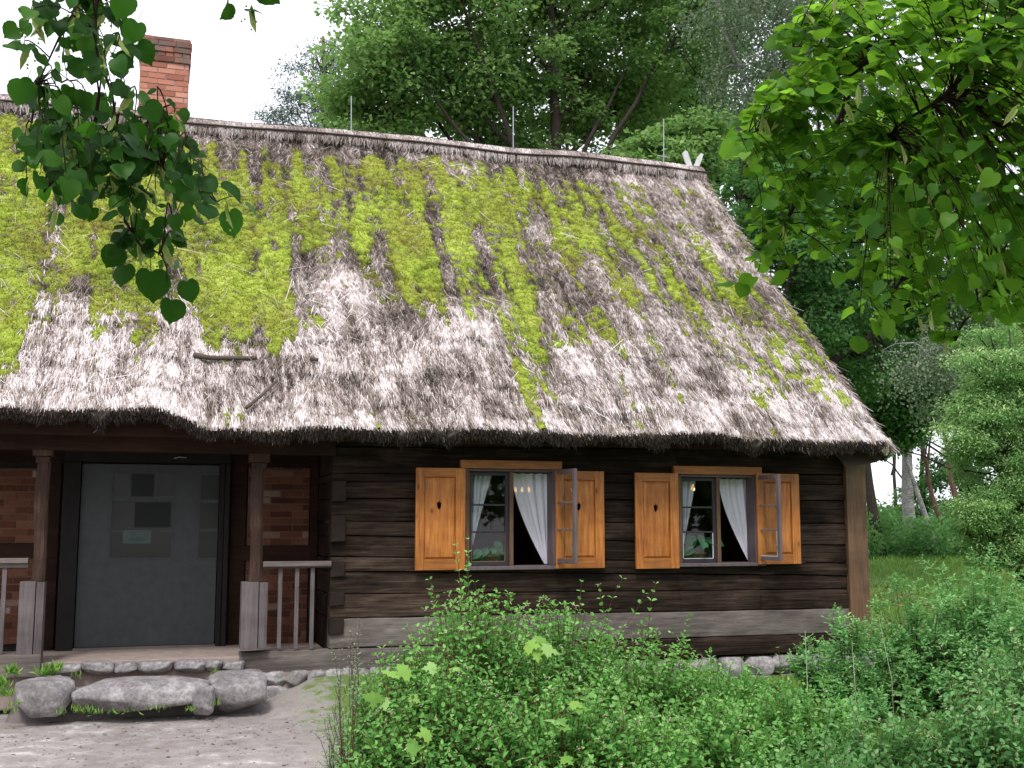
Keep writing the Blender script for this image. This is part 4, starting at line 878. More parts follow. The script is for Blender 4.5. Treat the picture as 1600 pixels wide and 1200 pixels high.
# ================================================================== TREES
def tree(name, label, base, top, r0, blobs, ncl, per, leafL, leafm, bark, seed, cat='tree', crad=.75, group='trees behind the cottage', droop=0.0, trunk_pts=None, shape=LEAF4, Wf=.8, nl=7):
    R = np.random.default_rng(seed); base = np.array(base, float); top = np.array(top, float)
    base[2] = float(gz(base[0], base[1]))-.05
    root = empty(name, tuple(base), label, cat, group)
    B = np.array([b_[:3] for b_ in blobs]); rad = np.array([b_[3] for b_ in blobs]); pw = rad**2/np.sum(rad**2)
    ch_ = R.choice(len(B), ncl, p=pw); d = nrm(R.normal(size=(ncl, 3))); C_ = B[ch_]+d*(rad[ch_]*(.35+.65*R.random(ncl)**.6))[:, None]*[1, 1, .8]
    tk = MB(); tp = np.array([base+(top-base)*t_+R.normal(scale=.05, size=3)*[1, 1, 0]*math.sin(t_*3.1) for t_ in np.linspace(0, 1, 9)]) if trunk_pts is None else np.array([base]+[np.array(q) for q in trunk_pts])
    rr = r0*np.linspace(1, .25, len(tp)); rr[0] *= 1.25; tk.tube(tp, rr, 10)
    pts = [tp[k]+(tp[k+1]-tp[k])*f for k in range(len(tp)-1) for f in (0, .5)]; prad = [rr[k] for k in range(len(tp)-1) for f in (0, .5)]
    tgt = C_[R.choice(ncl, nl, replace=False)]
    for q in tgt:
        P_ = np.array(pts[:2*len(tp)]); ok = np.where(P_[:, 2] < q[2]-.5)[0]; k = int(R.choice(ok[len(ok)//3:])) if len(ok) > 2 else len(P_)//2
        s0 = P_[k]; mid = s0+(q-s0)*.5+np.array([0, 0, .12*np.linalg.norm(q-s0)*(1 if droop == 0 else 1.6)])
        L_p = [(1-t_)**2*s0+2*t_*(1-t_)*mid+t_*t_*q+R.normal(scale=.05, size=3) for t_ in np.linspace(0, 1, 9)]
        ra = prad[k]*.55*np.linspace(1, .22, 9); tk.tube(L_p, ra, 7); pts += L_p[1:]; prad += list(ra[1:])
    PT = np.array(pts); PR = np.array(prad)
    for c in C_:
        dd = np.linalg.norm(PT-c, axis=1)+np.maximum(0, PT[:, 2]-c[2])*.6; k = int(dd.argmin())
        if dd[k] > .3:
            s0 = PT[k]; mid = (s0+c)/2+R.normal(scale=.12, size=3); tk.tube([s0, (s0+mid)/2+R.normal(scale=.04, size=3), mid, c], np.linspace(min(PR[k]*.6, .07), .012, 4), 4)
    tk.build('trunk', M[bark], root, True)
    mb = MB(); n = ncl*per; ci = np.repeat(np.arange(ncl), per); off = nrm(R.normal(size=(n, 3)))*(R.random(n)**.5)[:, None]*[1, 1, .45 if droop == 0 else .5]
    cs = crad*(.6+.8*R.random(ncl))[ci]; P = C_[ci]+off*cs[:, None]
    if droop: P[:, 2] -= R.random(n)**1.2*droop*(.4+R.random(ncl)[ci]); 
    if droop: 
        q = R.integers(0, 9, n); P[:, :2] = C_[ci][:, :2]+nrm(_hashdir(ci*9+q))*(cs*(.25+.75*vn(ci*1.0, q*1.0, 3)))[:, None]+R.normal(scale=.05, size=(n, 2))
    out = nrm(off*[1, 1, .5]+R.normal(scale=.5, size=(n, 3))); D = out+np.array([0, 0, -.35 if not droop else -1.1]); N = np.array([0, 0, 1.0])+R.normal(scale=.45, size=(n, 3))
    rn = np.clip(R.normal(.5, .2, n)+(R.random(ncl)[ci]-.5)*.45+.2*off[:, 2], 0, 1)
    leaves(mb, P, D, N, leafL*(.65+.6*R.random(n)), np.full(n, Wf), shape, rn)
    mb.build('crown', M[leafm], root)
    return root
def _hashdir(k):
    a = (k*2654435761 % 1000003)/1000003*2*math.pi; return np.stack([np.cos(a), np.sin(a)], -1)
def blob(px, py, Y, r): p = at(px, py, Y); return (p[0], p[1], p[2], r)
# the spreading maple behind the ridge
Y0 = 15
bl = [blob(*q) for q in ((610, 120, Y0, 1.9), (585, 175, Y0, 1.3), (640, 40, Y0, 2.0), (700, 150, Y0+1, 2.2), (760, 40, Y0, 2.8), (870, 100, Y0+2, 2.8), (820, 190, Y0+1, 1.9), (980, 60, Y0+1, 2.8), (960, 190, Y0+1, 2.0),
                          (690, -90, Y0, 3.0), (860, -130, Y0+1, 4.0), (1050, -110, Y0+1, 3.2), (1060, 130, Y0+2, 1.8), (560, 110, Y0, 1.1), (720, 220, Y0+2, 1.6))]
b0 = at(900, 600, Y0)
tree('maple_tree', 'large spreading maple with many dark limbs rising behind the middle of the ridge', b0, at(850, -200, Y0), .26, bl, 560, 190, .15, 'maple', 'bark', 11, crad=.8, nl=24)
bl = [blob(*q) for q in ((1045, 250, 9, .9), (1010, 262, 9, .7), (1085, 225, 9, .7), (980, 275, 9.5, .7))]
tree('young_maple', 'young bright green maple showing just above the ridge near its right end', at(1045, 600, 9), at(1045, 190, 9), .10, bl, 60, 170, .14, 'maple', 'bark', 12, crad=.45, nl=5)
# pale pine left
bl = [blob(*q) for q in ((490, 165, 28, 1.6), (475, 120, 28, .9), (505, 90, 28, .8), (450, 175, 28, 1.0), (520, 150, 28, 1.5), (530, 190, 28, 1.5))]
tree('pine_tree', 'pale thin-crowned pine against the sky left of the big maple', at(510, 600, 28), at(505, 60, 28), .25, bl, 95, 130, .16, 'pine_leaf', 'pine_bark', 13, crad=.6, Wf=.22, nl=8)
# tall dark trees right of the maple
bl = [blob(*q) for q in ((1080, 60, 21, 2.6), (1130, 160, 21, 2.2), (1090, 230, 20, 2.0), (1150, -60, 21, 3), (1170, 240, 21, 1.8), (1010, 180, 22, 2.2))]
tree('dark_oak', 'tall dark leafy tree between the maple and the pale hanging birch', at(1110, 600, 21), at(1090, -100, 21), .4, bl, 170, 230, .16, 'dark_leaf', 'bark', 14, crad=.8, nl=16)
bl = [blob(*q) for q in ((1220, 40, 12, 2.0), (1160, 20, 12, 1.5), (1280, 130, 12, 1.8), (1180, 130, 12, 1.2), (1330, 60, 12, 2.0), (1250, -90, 12, 3), (1300, 230, 12, 1.2), (1400, 180, 12, 2))]
tree('weeping_birch', 'pale grey-green birch with hanging twigs above the right end of the ridge', at(1250, 700, 12), at(1250, -100, 12), .22, bl, 260, 240, .085, 'birch_leaf', 'birch_bark', 15, crad=.6, droop=1.1, Wf=.7, nl=16)
bl = [blob(*q) for q in ((1215, 330, 9, 1.1), (1190, 270, 10, .9), (1250, 390, 9, 1.2), (1290, 470, 9, 1.3), (1330, 400, 10, 1.6), (1400, 330, 10, 1.8), (1450, 440, 10, 1.8), (1350, 560, 10, 1.2), (1310, 300, 10, 1.5))]
tree('thick_trunked_alder', 'dark tree with a thick trunk standing close behind the gable end', at(1170, 700, 10), at(1160, 180, 10), .34, bl, 210, 230, .12, 'dark_leaf', 'bark', 16, crad=.65, nl=16)
bl = [blob(*q) for q in ((1360, 610, 13, 1.1), (1410, 580, 13, 1.3), (1320, 570, 13, .9), (1430, 650, 13, 1.1), (1380, 660, 13, .9), (1470, 600, 13, 1.3), (1500, 520, 13, 1.5), (1300, 520, 13, 1.2))]
tree('low_maple', 'dark green maple with layered low branches beside the gable edge', at(1650, 880, 13), at(1470, 560, 13), .12, bl, 170, 200, .14, 'dark_leaf', 'bark', 17, crad=.7, nl=10)
bl = [blob(*q) for q in ((1430, 540, 8, .7), (1480, 560, 8, .8), (1450, 620, 8, .5), (1530, 500, 8, 1.2), (1600, 450, 8, 1.5), (1560, 380, 8, 1.5))]
tree('birch_tree', 'grey-green birch with hanging leaves behind the linden bough at the right', at(1640, 900, 8), at(1600, 300, 8), .15, bl, 110, 170, .075, 'birch_leaf', 'birch_bark', 18, crad=.5, droop=.8, Wf=.7, nl=8)
# fir at the right edge with pale new shoots
bl = [blob(*q) for q in ((1560, 560, 2.5, .75), (1600, 640, 2.5, .95), (1535, 650, 2.5, .55), (1500, 690, 2.5, .38), (1570, 740, 2.5, .75), (1530, 800, 2.5, .45), (1600, 840, 2.5, .8), (1640, 480, 2.5, .8), (1545, 860, 2.5, .35), (1650, 740, 2.5, 1))]
tree('larch_tree', 'feathery pale green conifer filling the right edge of the view', at(1640, 900, 2.5), at(1640, 300, 2.5), .14, bl, 560, 230, .06, 'fir_leaf', 'bark', 19, crad=.30, Wf=.42, nl=12)
# woodland beyond the lawn
def woodtree(label, pb, ptop, Yb, r, mat, bark, bls, seed, lean=None, leaf='dark_leaf', name='woodland_tree'):
    bl = [blob(a, b_, Yb, c) for a, b_, c in bls]; b_ = at(*pb, Yb); t_ = at(*ptop, Yb)
    tree(name, label, b_, t_, r, bl, 55, 130, .15, leaf, bark, seed, group='trees beyond the lawn', crad=.7, nl=3)
woodtree('leaning dark trunk just right of the corner post beyond the lawn', (1375, 870), (1330, 560), 20, .22, None, 'bark', ((1330, 560, 1.5), (1300, 480, 2), (1380, 520, 1.5)), 31)
woodtree('thick pale birch trunk beyond the lawn, behind the eaves corner', (1421, 880), (1418, 480), 21, .26, None, 'birch_bark', ((1430, 560, 1.8), (1400, 470, 2), (1470, 500, 2)), 32, name='birch_tree')
woodtree('slim pale trunk leaning left, right of the thick birch', (1466, 882), (1385, 600), 20, .12, None, 'birch_bark', ((1390, 600, 1.3), (1370, 540, 1.4)), 33, name='birch_tree')
woodtree('slim reddish pine leaning left across the light gap', (1482, 884), (1425, 640), 22, .13, None, 'pine_bark', ((1430, 620, 1.3), (1450, 560, 1.4)), 34, leaf='pine_leaf', name='pine_tree')
woodtree('straight slim trunk farther right in the wood', (1508, 870), (1455, 560), 27, .16, None, 'pine_bark', ((1460, 600, 1.8), (1500, 540, 2)), 35, leaf='dark_leaf', name='pine_tree')
woodtree('short reddish pine trunk half hidden by the conifer at the right', (1518, 850), (1505, 600), 30, .2, None, 'pine_bark', ((1520, 620, 1.8), (1550, 560, 2.2)), 36, leaf='pine_leaf', name='pine_tree')
woodtree('thin far trunk in the light gap beside the corner post', (1398, 840), (1396, 560), 38, .12, None, 'bark', ((1396, 600, 1.8), (1380, 540, 2)), 37)
woodtree('leafy dark sapling in the middle of the light gap beyond the lawn', (1450, 880), (1445, 700), 31, .08, None, 'bark', ((1440, 770, .9), (1480, 740, 1.2), (1400, 800, .8), (1500, 790, 1.2)), 38)
woodtree('leafy tree filling the far side of the light gap at the right', (1530, 870), (1530, 600), 36, .14, None, 'bark', ((1500, 690, 1.5), (1540, 740, 1.8), (1480, 650, 1.2), (1570, 680, 1.8)), 39)
woodtree('straight dark trunk between the thick birch and the leaning birch', (1443, 876), (1440, 560), 33, .15, None, 'bark', ((1450, 640, 1.4), (1410, 660, 1.1), (1380, 700, .9)), 40)
# undergrowth at the wood's edge
def leafmass(mb, R, C_, rad, n, L, tpl, Wf):
    k = R.integers(0, len(C_), n); d = nrm(R.normal(size=(n, 3))); P = C_[k]+d*(rad[k]*R.random(n)**.4)[:, None]
    leaves(mb, P, d+R.normal(scale=.6, size=(n, 3)), np.array([0, 0, 1.])+R.normal(scale=.5, size=(n, 3)), L*(.6+.7*R.random(n)), np.full(n, Wf), tpl, np.clip(.5+.25*d[:, 2]+R.normal(scale=.18, size=n)+(np.sin(k*7.)*.15), 0, 1))
R = np.random.default_rng(77); mb = MB(); C_ = []; ra = []
for k in range(120):
    px = R.uniform(1330, 1720); Yd = R.uniform(19, 30); p = at(px, 860, Yd); r = R.uniform(.5, 1.0)*(1+.5*(px > 1500)); p[2] = gz(p[0], p[1])+r*R.uniform(.3, 1.1); C_.append(p); ra.append(r)
for k in range(60):
    px = R.uniform(1345, 1800); Yd = R.uniform(32, 48); p = at(px, 860, Yd); r = R.uniform(1.0, 1.6); p[2] = gz(p[0], p[1])+r*R.uniform(.4, 1.6); C_.append(p); ra.append(r)
leafmass(mb, R, np.array(C_), np.array(ra), 70000, .15, LEAF4, .8)
tag(mb.build('undergrowth', M['dark_leaf']), 'dense dark undergrowth along the edge of the wood beyond the lawn', 'undergrowth', kind='stuff')

# ================================================================== SHRUBS
def shrub(name, label, lobes, nsh, pairs, L, leafm, stemm, seed, tpl=LEAF6, Wf=.75, group='shrubs in the foreground', whips=0, buds=True, compound=False, cat='shrub', arch=.25):
    R = np.random.default_rng(seed); lobes = np.array(lobes, float); c0 = lobes[0, :3].copy(); c0[2] = float(gz(c0[0], c0[1]))
    root = empty(name, tuple(c0), label, cat, group); lf, st, bd = MB(), MB(), MB(); pw = lobes[:, 3]*lobes[:, 5]; pw = pw/pw.sum()
    LP, LD, LN, LL, LR = [], [], [], [], []
    for s in range(nsh+whips):
        lb = lobes[R.choice(len(lobes), p=pw)]; whip = s >= nsh; gr = float(gz(lb[0], lb[1]))
        th = R.uniform(0, 2*math.pi); ph = math.asin(R.uniform(.02, 1)) if not whip else math.asin(R.uniform(.8, 1)); k = 1.03-.42*R.random()**1.7 if not whip else R.uniform(1.12, 1.32)
        e = np.array([lb[0]+math.cos(th)*math.cos(ph)*lb[3]*k, lb[1]+math.sin(th)*math.cos(ph)*lb[4]*k, gr+math.sin(ph)*lb[5]*k])
        b_ = np.array([lb[0]+(e[0]-lb[0])*R.uniform(.1, .6), lb[1]+(e[1]-lb[1])*R.uniform(.1, .6), gr]); mid = (b_+e)/2+np.array([0, 0, arch*np.linalg.norm(e-b_)])-(e-b_)*[.15, .15, 0]
        ts = np.linspace(0, 1, 8); C = np.array([(1-t_)**2*b_+2*t_*(1-t_)*mid+t_*t_*e for t_ in ts])+R.normal(scale=.008, size=(8, 3))
        st.tube(C, np.linspace(.0045, .0015, 8), 3, R.random())
        tl = 1-R.uniform(.32, .6)*(1 if not whip else .9); npair = pairs if not whip else int(pairs*1.1); tt = np.linspace(tl, 1, npair); tone = R.normal(0, .10)
        for q, t_ in enumerate(tt):
            p = np.array([np.interp(t_, ts, C[:, a]) for a in range(3)]); d = nrm(C[min(7, int(t_*7)+1)]-C[int(t_*7)-0 if t_ < 1 else 6]); sz = L*(1-.45*(t_-tl)/(1-tl+.001))*(.8+.4*R.random())
            sd = nrm(np.cross(d, [0, 0, 1])+1e-6) if q % 2 == 0 else nrm(np.cross(d, np.cross(d, [0, 0, 1]))+1e-6)
            for sg in (1, -1):
                D = sd*sg*.85+d*.45+R.normal(scale=.22, size=3)
                if compound:
                    D = nrm(D); 
                    for z_ in range(5):
                        pp = p+D*sz*(.5+.45*(z_//2)); side = nrm(np.cross(D, [0, 0, 1]))*(1 if z_ % 2 else -1) if z_ < 4 else D*0
                        LP.append(pp); LD.append(side*.9+D*.6); LN.append(np.array([0, 0, 1])+R.normal(scale=.3, size=3)); LL.append(sz*.72); LR.append(.45+.35*t_*(.4)+tone+R.normal(0, .15))
                else: LP.append(p+D*.004); LD.append(D); LN.append(np.array([0, 0, 1])+R.normal(scale=.45, size=3)+d*.3); LL.append(sz); LR.append(.35+.25*(t_-tl)/(1-tl+.001)+tone+R.normal(0, .15))
        if buds and R.random() < .35:
            for _ in range(3): p = C[-1]+R.normal(scale=.006, size=3); bd.lathe(p, [(.0005, -.004), (.004, 0), (.0005, .004)], 4)
    LP = np.array(LP); leaves(lf, LP, np.array(LD), np.array(LN), np.array(LL), np.full(len(LP), Wf), tpl, np.array(LR))
    st.build('stem', M[stemm], root, True); lf.build('foliage', M[leafm], root)
    if buds: tag(bd.build('flower_bud', M['bud'], root), kind='stuff')
    return root
def lobe(px, Y, rx_, ry_, ytop):
    p = at(px, ytop, Y); return (p[0], p[1], 0, rx_, ry_, p[2]-float(gz(p[0], p[1])))
shrub('snowberry_bush', 'big dense snowberry bush below the left window, with tall thin sprigs', [lobe(745, -6.0, .75, .7, 925), lobe(860, -5.7, .85, .8, 945), lobe(630, -6.1, .48, .5, 1010), lobe(1000, -5.6, .75, .7, 985), lobe(1120, -5.5, .7, .7, 1030), lobe(880, -6.9, .9, .6, 1060), lobe(700, -6.6, .7, .5, 1045)], 6600, 8, .051, 'snowberry', 'stem_red', 41, whips=26)
shrub('snowberry_bush', 'low snowberry bush in the lower middle, right of the big bush', [lobe(1100, -6.9, .7, .6, 1095), lobe(1010, -7.3, .6, .5, 1120), lobe(1240, -6.2, .6, .6, 1070)], 2000, 8, .054, 'snowberry', 'stem_red', 42, whips=10)
shrub('snowberry_bush', 'blue-green bush spreading over the bottom right corner', [lobe(1380, -7.0, .7, .6, 1115), lobe(1540, -7.2, .75, .6, 1060), lobe(1260, -7.6, .5, .4, 1150), lobe(1630, -6.6, .7, .6, 960)], 2200, 8, .058, 'rose', 'stem_red', 43, whips=8)
shrub('rose_bush', 'arching wild rose bush in front of the corner post', [lobe(1430, -2.6, .9, .8, 950), lobe(1315, -2.8, .32, .45, 985)], 210, 6, .075, 'rose', 'twig', 44, compound=True, Wf=.7, arch=.55, whips=22)
shrub('rose_bush', 'tall leafy rose bush at the right edge under the conifer', [lobe(1530, -2.4, 1.0, .8, 900), lobe(1620, -3.5, .9, .8, 950)], 430, 6, .075, 'rose', 'twig', 45, compound=True, Wf=.7, arch=.4, whips=20)
shrub('rose_bush', 'small sprawling rose bush at the foot of the right stone foundation', [lobe(1270, -2.9, .35, .4, 1000), lobe(1340, -3.2, .6, .5, 1080)], 80, 6, .07, 'rose', 'twig', 46, compound=True, Wf=.7, arch=.4)
shrub('wormwood_plant', 'wispy grey-green plant at the left edge of the big bush beside the bare yard', [lobe(560, -6.0, .30, .35, 1035), lobe(540, -6.3, .25, .3, 1080)], 120, 14, .030, 'grey_leaf', 'grey_twig' if 'grey_twig' in M else 'stem_red', 47, Wf=.35, buds=False, whips=10)
shrub('nettle_patch', 'low green herbs along the stones below the right window', [lobe(1170, -1.5, .7, .35, 1060), lobe(1290, -1.6, .5, .35, 1062), lobe(1100, -1.3, .5, .35, 1048)], 330, 6, .05, 'snowberry', 'stem_red', 48, buds=False, group='low plants by the wall')
# maple seedlings growing through the bush
for k, (px, py, Y, n, sz, l) in enumerate(((835, 1008, -6.35, 6, .125, 'pale maple seedling leaves poking out of the middle of the big bush'), (700, 1022, -6.5, 2, .085, 'two small yellow-green maple leaves on the upper left of the big bush'), (605, 1068, -6.5, 5, .09, 'yellow-green maple seedling at the left side of the big bush'), (880, 1112, -7.1, 4, .10, 'light maple seedling low in the middle of the big bush'), (660, 1155, -7.0, 3, .10, 'maple seedling near the bottom left of the big bush'), (835, 1192, -7.2, 3, .09, 'maple seedling at the bottom edge of the view'))):
    p = at(px, py, Y); g_ = np.array([p[0], p[1], float(gz(p[0], p[1]))]); root = empty('maple_seedling', tuple(g_), l, 'seedling', 'maple seedlings in the bush'); R = np.random.default_rng(300+k)
    mb = MB(); P = p+R.normal(scale=.05, size=(n, 3))*[1.6, .5, .7]; P[:, 1] -= .05
    mb.tube([g_, (g_+p)/2+R.normal(scale=.02, size=3), p], [.006, .005, .003], 5)
    for q in P: mb.tube([p, (p+q)/2+[0, 0, .02], q], .002, 3)
    mb.build('stem', M['stem_red'], root); mb = MB()
    leaves(mb, P, R.normal(size=(n, 3))*[1, .5, .3]+[0, -.4, -.2], np.array([0, -.6, .8])+R.normal(scale=.25, size=(n, 3)), sz*(.8+.4*R.random(n)), np.ones(n), MAPLE, R.random(n)); mb.build('foliage', M['seedling'], root)

for k, (px, y0, y1, Y, l) in enumerate(((1395, 1080, 965, -4.6, 'pale dead stalk bent over in front of the rose bush'), (1335, 1060, 1000, -4.2, 'short straight dead stalk beside the rose bush'), (1262, 1160, 985, -5.6, 'tall thin pale stalk rising from the bottom right shrubs'))):
    a = at(px, y0, Y); b_ = at(px-22 if k == 0 else px-4, y1, Y); a[2] = min(a[2], float(gz(a[0], a[1]))+.05); mb = MB(); m_ = (a+b_)/2+np.array([.05 if k == 0 else .01, 0, .06]); mb.tube([a, m_, b_, b_+[-.06 if k == 0 else .0, 0, -.01]], [.0035, .003, .002, .0015], 4)
    tag(mb.build('dead_stalk', M['pale_board'], None, True), l, 'stalk', 'dead stalks among the shrubs')

# ================================================================== GRASS AND LITTER
R = np.random.default_rng(99)
def grass(n, xs, ys, cond, h0, h1, name, label, patch=.45, mat='grass'):
    x = R.uniform(*xs, n); y = R.uniform(*ys, n); k = cond(x, y) & (fbm(x*1.1, y*1.1, 44, 3)+.25*R.random(n) > patch+.1); x, y = x[k], y[k]; n = len(x)
    P = np.stack([x, y, gz(x, y)-.01], -1); D = np.array([0, 0, 1])+R.normal(scale=.35, size=(n, 3)); L = (h0+(h1-h0)*R.random(n)**2)
    mb = MB(); leaves(mb, P, D, R.normal(size=(n, 3)), L, np.full(n, .10), LEAF4, np.clip(R.normal(.55, .25, n), 0, 1)); return tag(mb.build(name, M[mat]), label, 'grass', kind='stuff')
grass(60000, (8.5, 30), (-1, 21), lambda x, y: (x < 9+.85*(y+8)), .06, .20, 'lawn_grass', 'short grass on the bank beyond the corner of the cottage', .33)
grass(46000, (3.6, 12), (-6, -.3), lambda x, y: x > 3.6, .04, .12, 'meadow_grass', 'grass growing between the shrubs and the cottage wall', .30)
xy = X(560)
grass(16000, (1.1, 4.2), (-7.5, -.4), lambda x, y: x > 1.35+.5*R.random(len(x))+np.clip(y+3.5, 0, 9)*.12, .04, .16, 'edge_grass', 'grass tufts along the edge of the bare yard', .40)
def tufts(name, label, spots, n, h, L=.13):
    P = np.concatenate([np.array([at(px, py, Y)])+R.normal(scale=.035, size=(n, 3))*[s_, .6, .15] for px, py, Y, s_ in spots]); m = len(P)
    mb = MB(); leaves(mb, P-[0, 0, .02], np.array([0, -.2, 1])+R.normal(scale=.5, size=(m, 3)), R.normal(size=(m, 3)), h*(.4+.8*R.random(m)), np.full(m, L), LEAF4, np.clip(R.normal(.6, .25, m), 0, 1)); tag(mb.build(name, M['grass']), label, 'grass', kind='stuff')
tufts('stone_weeds', 'small weeds and moss tufts growing round the step stones', [(5, 1112, -.9, 2), (22, 1100, -.95, 1), (118, 1108, -1.05, .6), (95, 1112, -1.1, 1.2), (180, 1112, -1.1, 2.5), (240, 1106, -1.1, 2), (130, 1110, -1.1, 1), (335, 1050, -.5, .5), (338, 1098, -1.1, .5), (120, 1055, -.4, .8), (300, 1108, -1.1, 1), (150, 1112, -1.1, 1)], 22, .07)
tufts('dock_weed', 'broad-leaved weeds beside the left sill beam', [(70, 1052, -.3, .9), (85, 1047, -.3, .6), (18, 1050, -.25, .6), (8, 1085, -.6, 1.3), (2, 1070, -.5, 1.3)], 36, .12, .3)
# leaf litter on the yard and bank
n = 520; x = R.uniform(-3.5, 1.8, n); y = R.uniform(-5.5, -.9, n); P = np.stack([x, y, gz(x, y)+.006], -1); mb = MB()
leaves(mb, P, R.normal(size=(n, 3))*[1, 1, .1], np.array([0, 0, 1])+R.normal(scale=.15, size=(n, 3)), .02+.035*R.random(n)**2, np.full(n, .6), LEAF4, R.random(n))
M['litter'] = leaf_mat('dry_leaf_litter', [(0.0, (0.10, 0.05, 0.03)), (.6, (0.26, 0.17, 0.11)), (1.0, (0.5, 0.42, 0.34))], .05, (.3, .2, .1), .8)
tag(mb.build('yard_litter', M['litter']), 'dry leaves and bits scattered over the bare yard', 'litter', kind='stuff')
n = 5000; x = R.uniform(9, 17, n); y = R.uniform(0, 11, n); k = fbm(x*.5, y*.5, 3, 3) > .42; x, y = x[k], y[k]; n = len(x); P = np.stack([x, y, gz(x, y)+.04], -1); mb = MB()
leaves(mb, P, R.normal(size=(n, 3))*[1, 1, .3], np.array([0, 0, 1])+R.normal(scale=.35, size=(n, 3)), .05+.06*R.random(n), np.full(n, .7), LEAF4, R.random(n)*.7)
tag(mb.build('lawn_litter', M['litter']), 'brown leaf litter on the grassy bank', 'litter', kind='stuff')

mb = MB(); bm = bmesh.new(); bmesh.ops.create_icosphere(bm, subdivisions=1, radius=1); IV = np.array([v.co[:] for v in bm.verts]); IF = np.array([[v.index for v in f.verts] for f in bm.faces]); bm.free()
for k in range(700):
    x = R.uniform(-3.6, 2.0); y = R.uniform(-5.5, -.6) if k > 250 else -1.35-abs(R.normal(0, .4)); r = .004+.012*R.random()**3; mb.add(IV*[r*1.3, r, r*.7]*(1+.25*R.normal(size=(len(IV), 1)))+[x, y, float(gz(x, y))+r*.3], IF, .5)
tag(mb.build('gravel', M['stone'], None, True), 'loose grit and pebbles on the bare yard', 'gravel', kind='stuff')

# ================================================================== LINDEN BOUGHS NEAR THE CAMERA
def inpoly(p, poly):
    x, y = p; c = False; j = len(poly)-1
    for i in range(len(poly)):
        if (poly[i][1] > y) != (poly[j][1] > y) and x < (poly[j][0]-poly[i][0])*(y-poly[i][1])/(poly[j][1]-poly[i][1])+poly[i][0]: c = not c
        j = i
    return c
def spray(LV, tw, R, p0, p1, n, L, upn, droop, tone):
    mid = (p0+p1)/2+np.array([0, 0, .06])+R.normal(scale=.02, size=3); ts = np.linspace(0, 1, 6); C = np.array([(1-t_)**2*p0+2*t_*(1-t_)*mid+t_*t_*p1 for t_ in ts]); tw.tube(C, np.linspace(.0022, .0010, 6), 4)
    for q, t_ in enumerate(np.linspace(.22, 1, n)):
        p = np.array([np.interp(t_, ts, C[:, a]) for a in range(3)]); d = nrm(p1-p0); sd = nrm(np.cross(d, upn))*(1 if q % 2 else -1)
        D = nrm((sd*.9+d*.5 if q < n-1 else d)+np.array([0, 0, -droop])+R.normal(scale=.22, size=3)); l_ = L*(.7+.5*R.random())
        LV.append((p+D*l_*.5, D, upn+R.normal(scale=.45, size=3), l_, tone+R.normal(0, .16)))
def bough(root, poly, branches, nsp, dist, L, leafm, seed, upn, droop, nl=(4, 8), thick=1.0, reach=.34, extra=(), thin=0, nblo=7):
    R = np.random.default_rng(seed); lf, tw, bm_ = MB(), MB(), MB(); LV = []; PTS = []
    for br, r in branches:
        P = np.array([far(*q) if len(q) == 3 else q[:3] for q in br], float); t_ = np.linspace(0, len(P)-1, len(P)*5); C = np.stack([np.interp(t_, np.arange(len(P)), P[:, a]) for a in range(3)], -1)
        C = C+np.stack([(vn(t_*1.3, t_*0+a, seed)-.5)*.04 for a in range(3)], -1); tw.tube(C, np.linspace(r, r*.25, len(C)), 7); PTS += list(C)
    PTS = np.array(PTS); xs = [p[0] for p in poly]; ys = [p[1] for p in poly]; k = 0
    while k < nsp:
        q = (R.uniform(min(xs), max(xs)), R.uniform(min(ys), max(ys)))
        if not inpoly(q, poly) or (thin and q[1] < thin and R.random() < .45): continue
        e = far(q[0], q[1], dist(q, R)); dd = np.linalg.norm(PTS-e, axis=1); j = int(dd.argmin()); s0 = PTS[j]
        if dd[j] > reach: s1 = e+nrm(s0-e+np.array([0, 0, .15]))*reach*R.uniform(.7, 1); m_ = (s0+s1)/2+[0, 0, .03]; tw.tube([s0, m_, s1], np.array([.0035, .003, .0025])*thick, 4); s0 = s1
        spray(LV, tw, R, s0, e, int(R.integers(*nl)), L*R.uniform(.8, 1.1), upn, droop, .5+R.normal(0, .2)); k += 1
    for px, py, dd_, D, N, l_ in extra: LV.append((far(px, py, dd_), nrm(np.array(D, float)), np.array(N, float), l_, .55))
    P, D, N, LL, RR = [np.array(a) for a in zip(*LV)]
    hk = R.integers(0, len(HEARTS), len(P))
    for q_ in range(len(HEARTS)): w_ = hk == q_; leaves(lf, P[w_], D[w_], N[w_], LL[w_], .85+.25*R.random(int(w_.sum())), HEARTS[q_], RR[w_]); tw.build('branch', M['twig'], root, True); lf.build('foliage', M[leafm], root, True)
    # blossom: pale bract with a little cluster of balls
    bm2 = MB(); ks = R.choice(len(P), max(4, len(P)//nblo), replace=False)
    leaves(bm2, P[ks]-D[ks]*LL[ks][:, None]*.4, R.normal(scale=.35, size=(len(ks), 3))+[0, 0, -1], R.normal(size=(len(ks), 3)), np.full(len(ks), .065), np.full(len(ks), .26), LEAF6, R.random(len(ks)))
    for q in ks:
        c = P[q]-D[q]*LL[q]*.4+np.array([0, 0, -.05])
        for _ in range(6): p = c+R.normal(scale=.011, size=3); bm2.lathe(p, [(.0003, -.003), (.003, 0), (.0003, .003)], 5, R.random())
    bm2.build('blossom', M['bloom'], root)
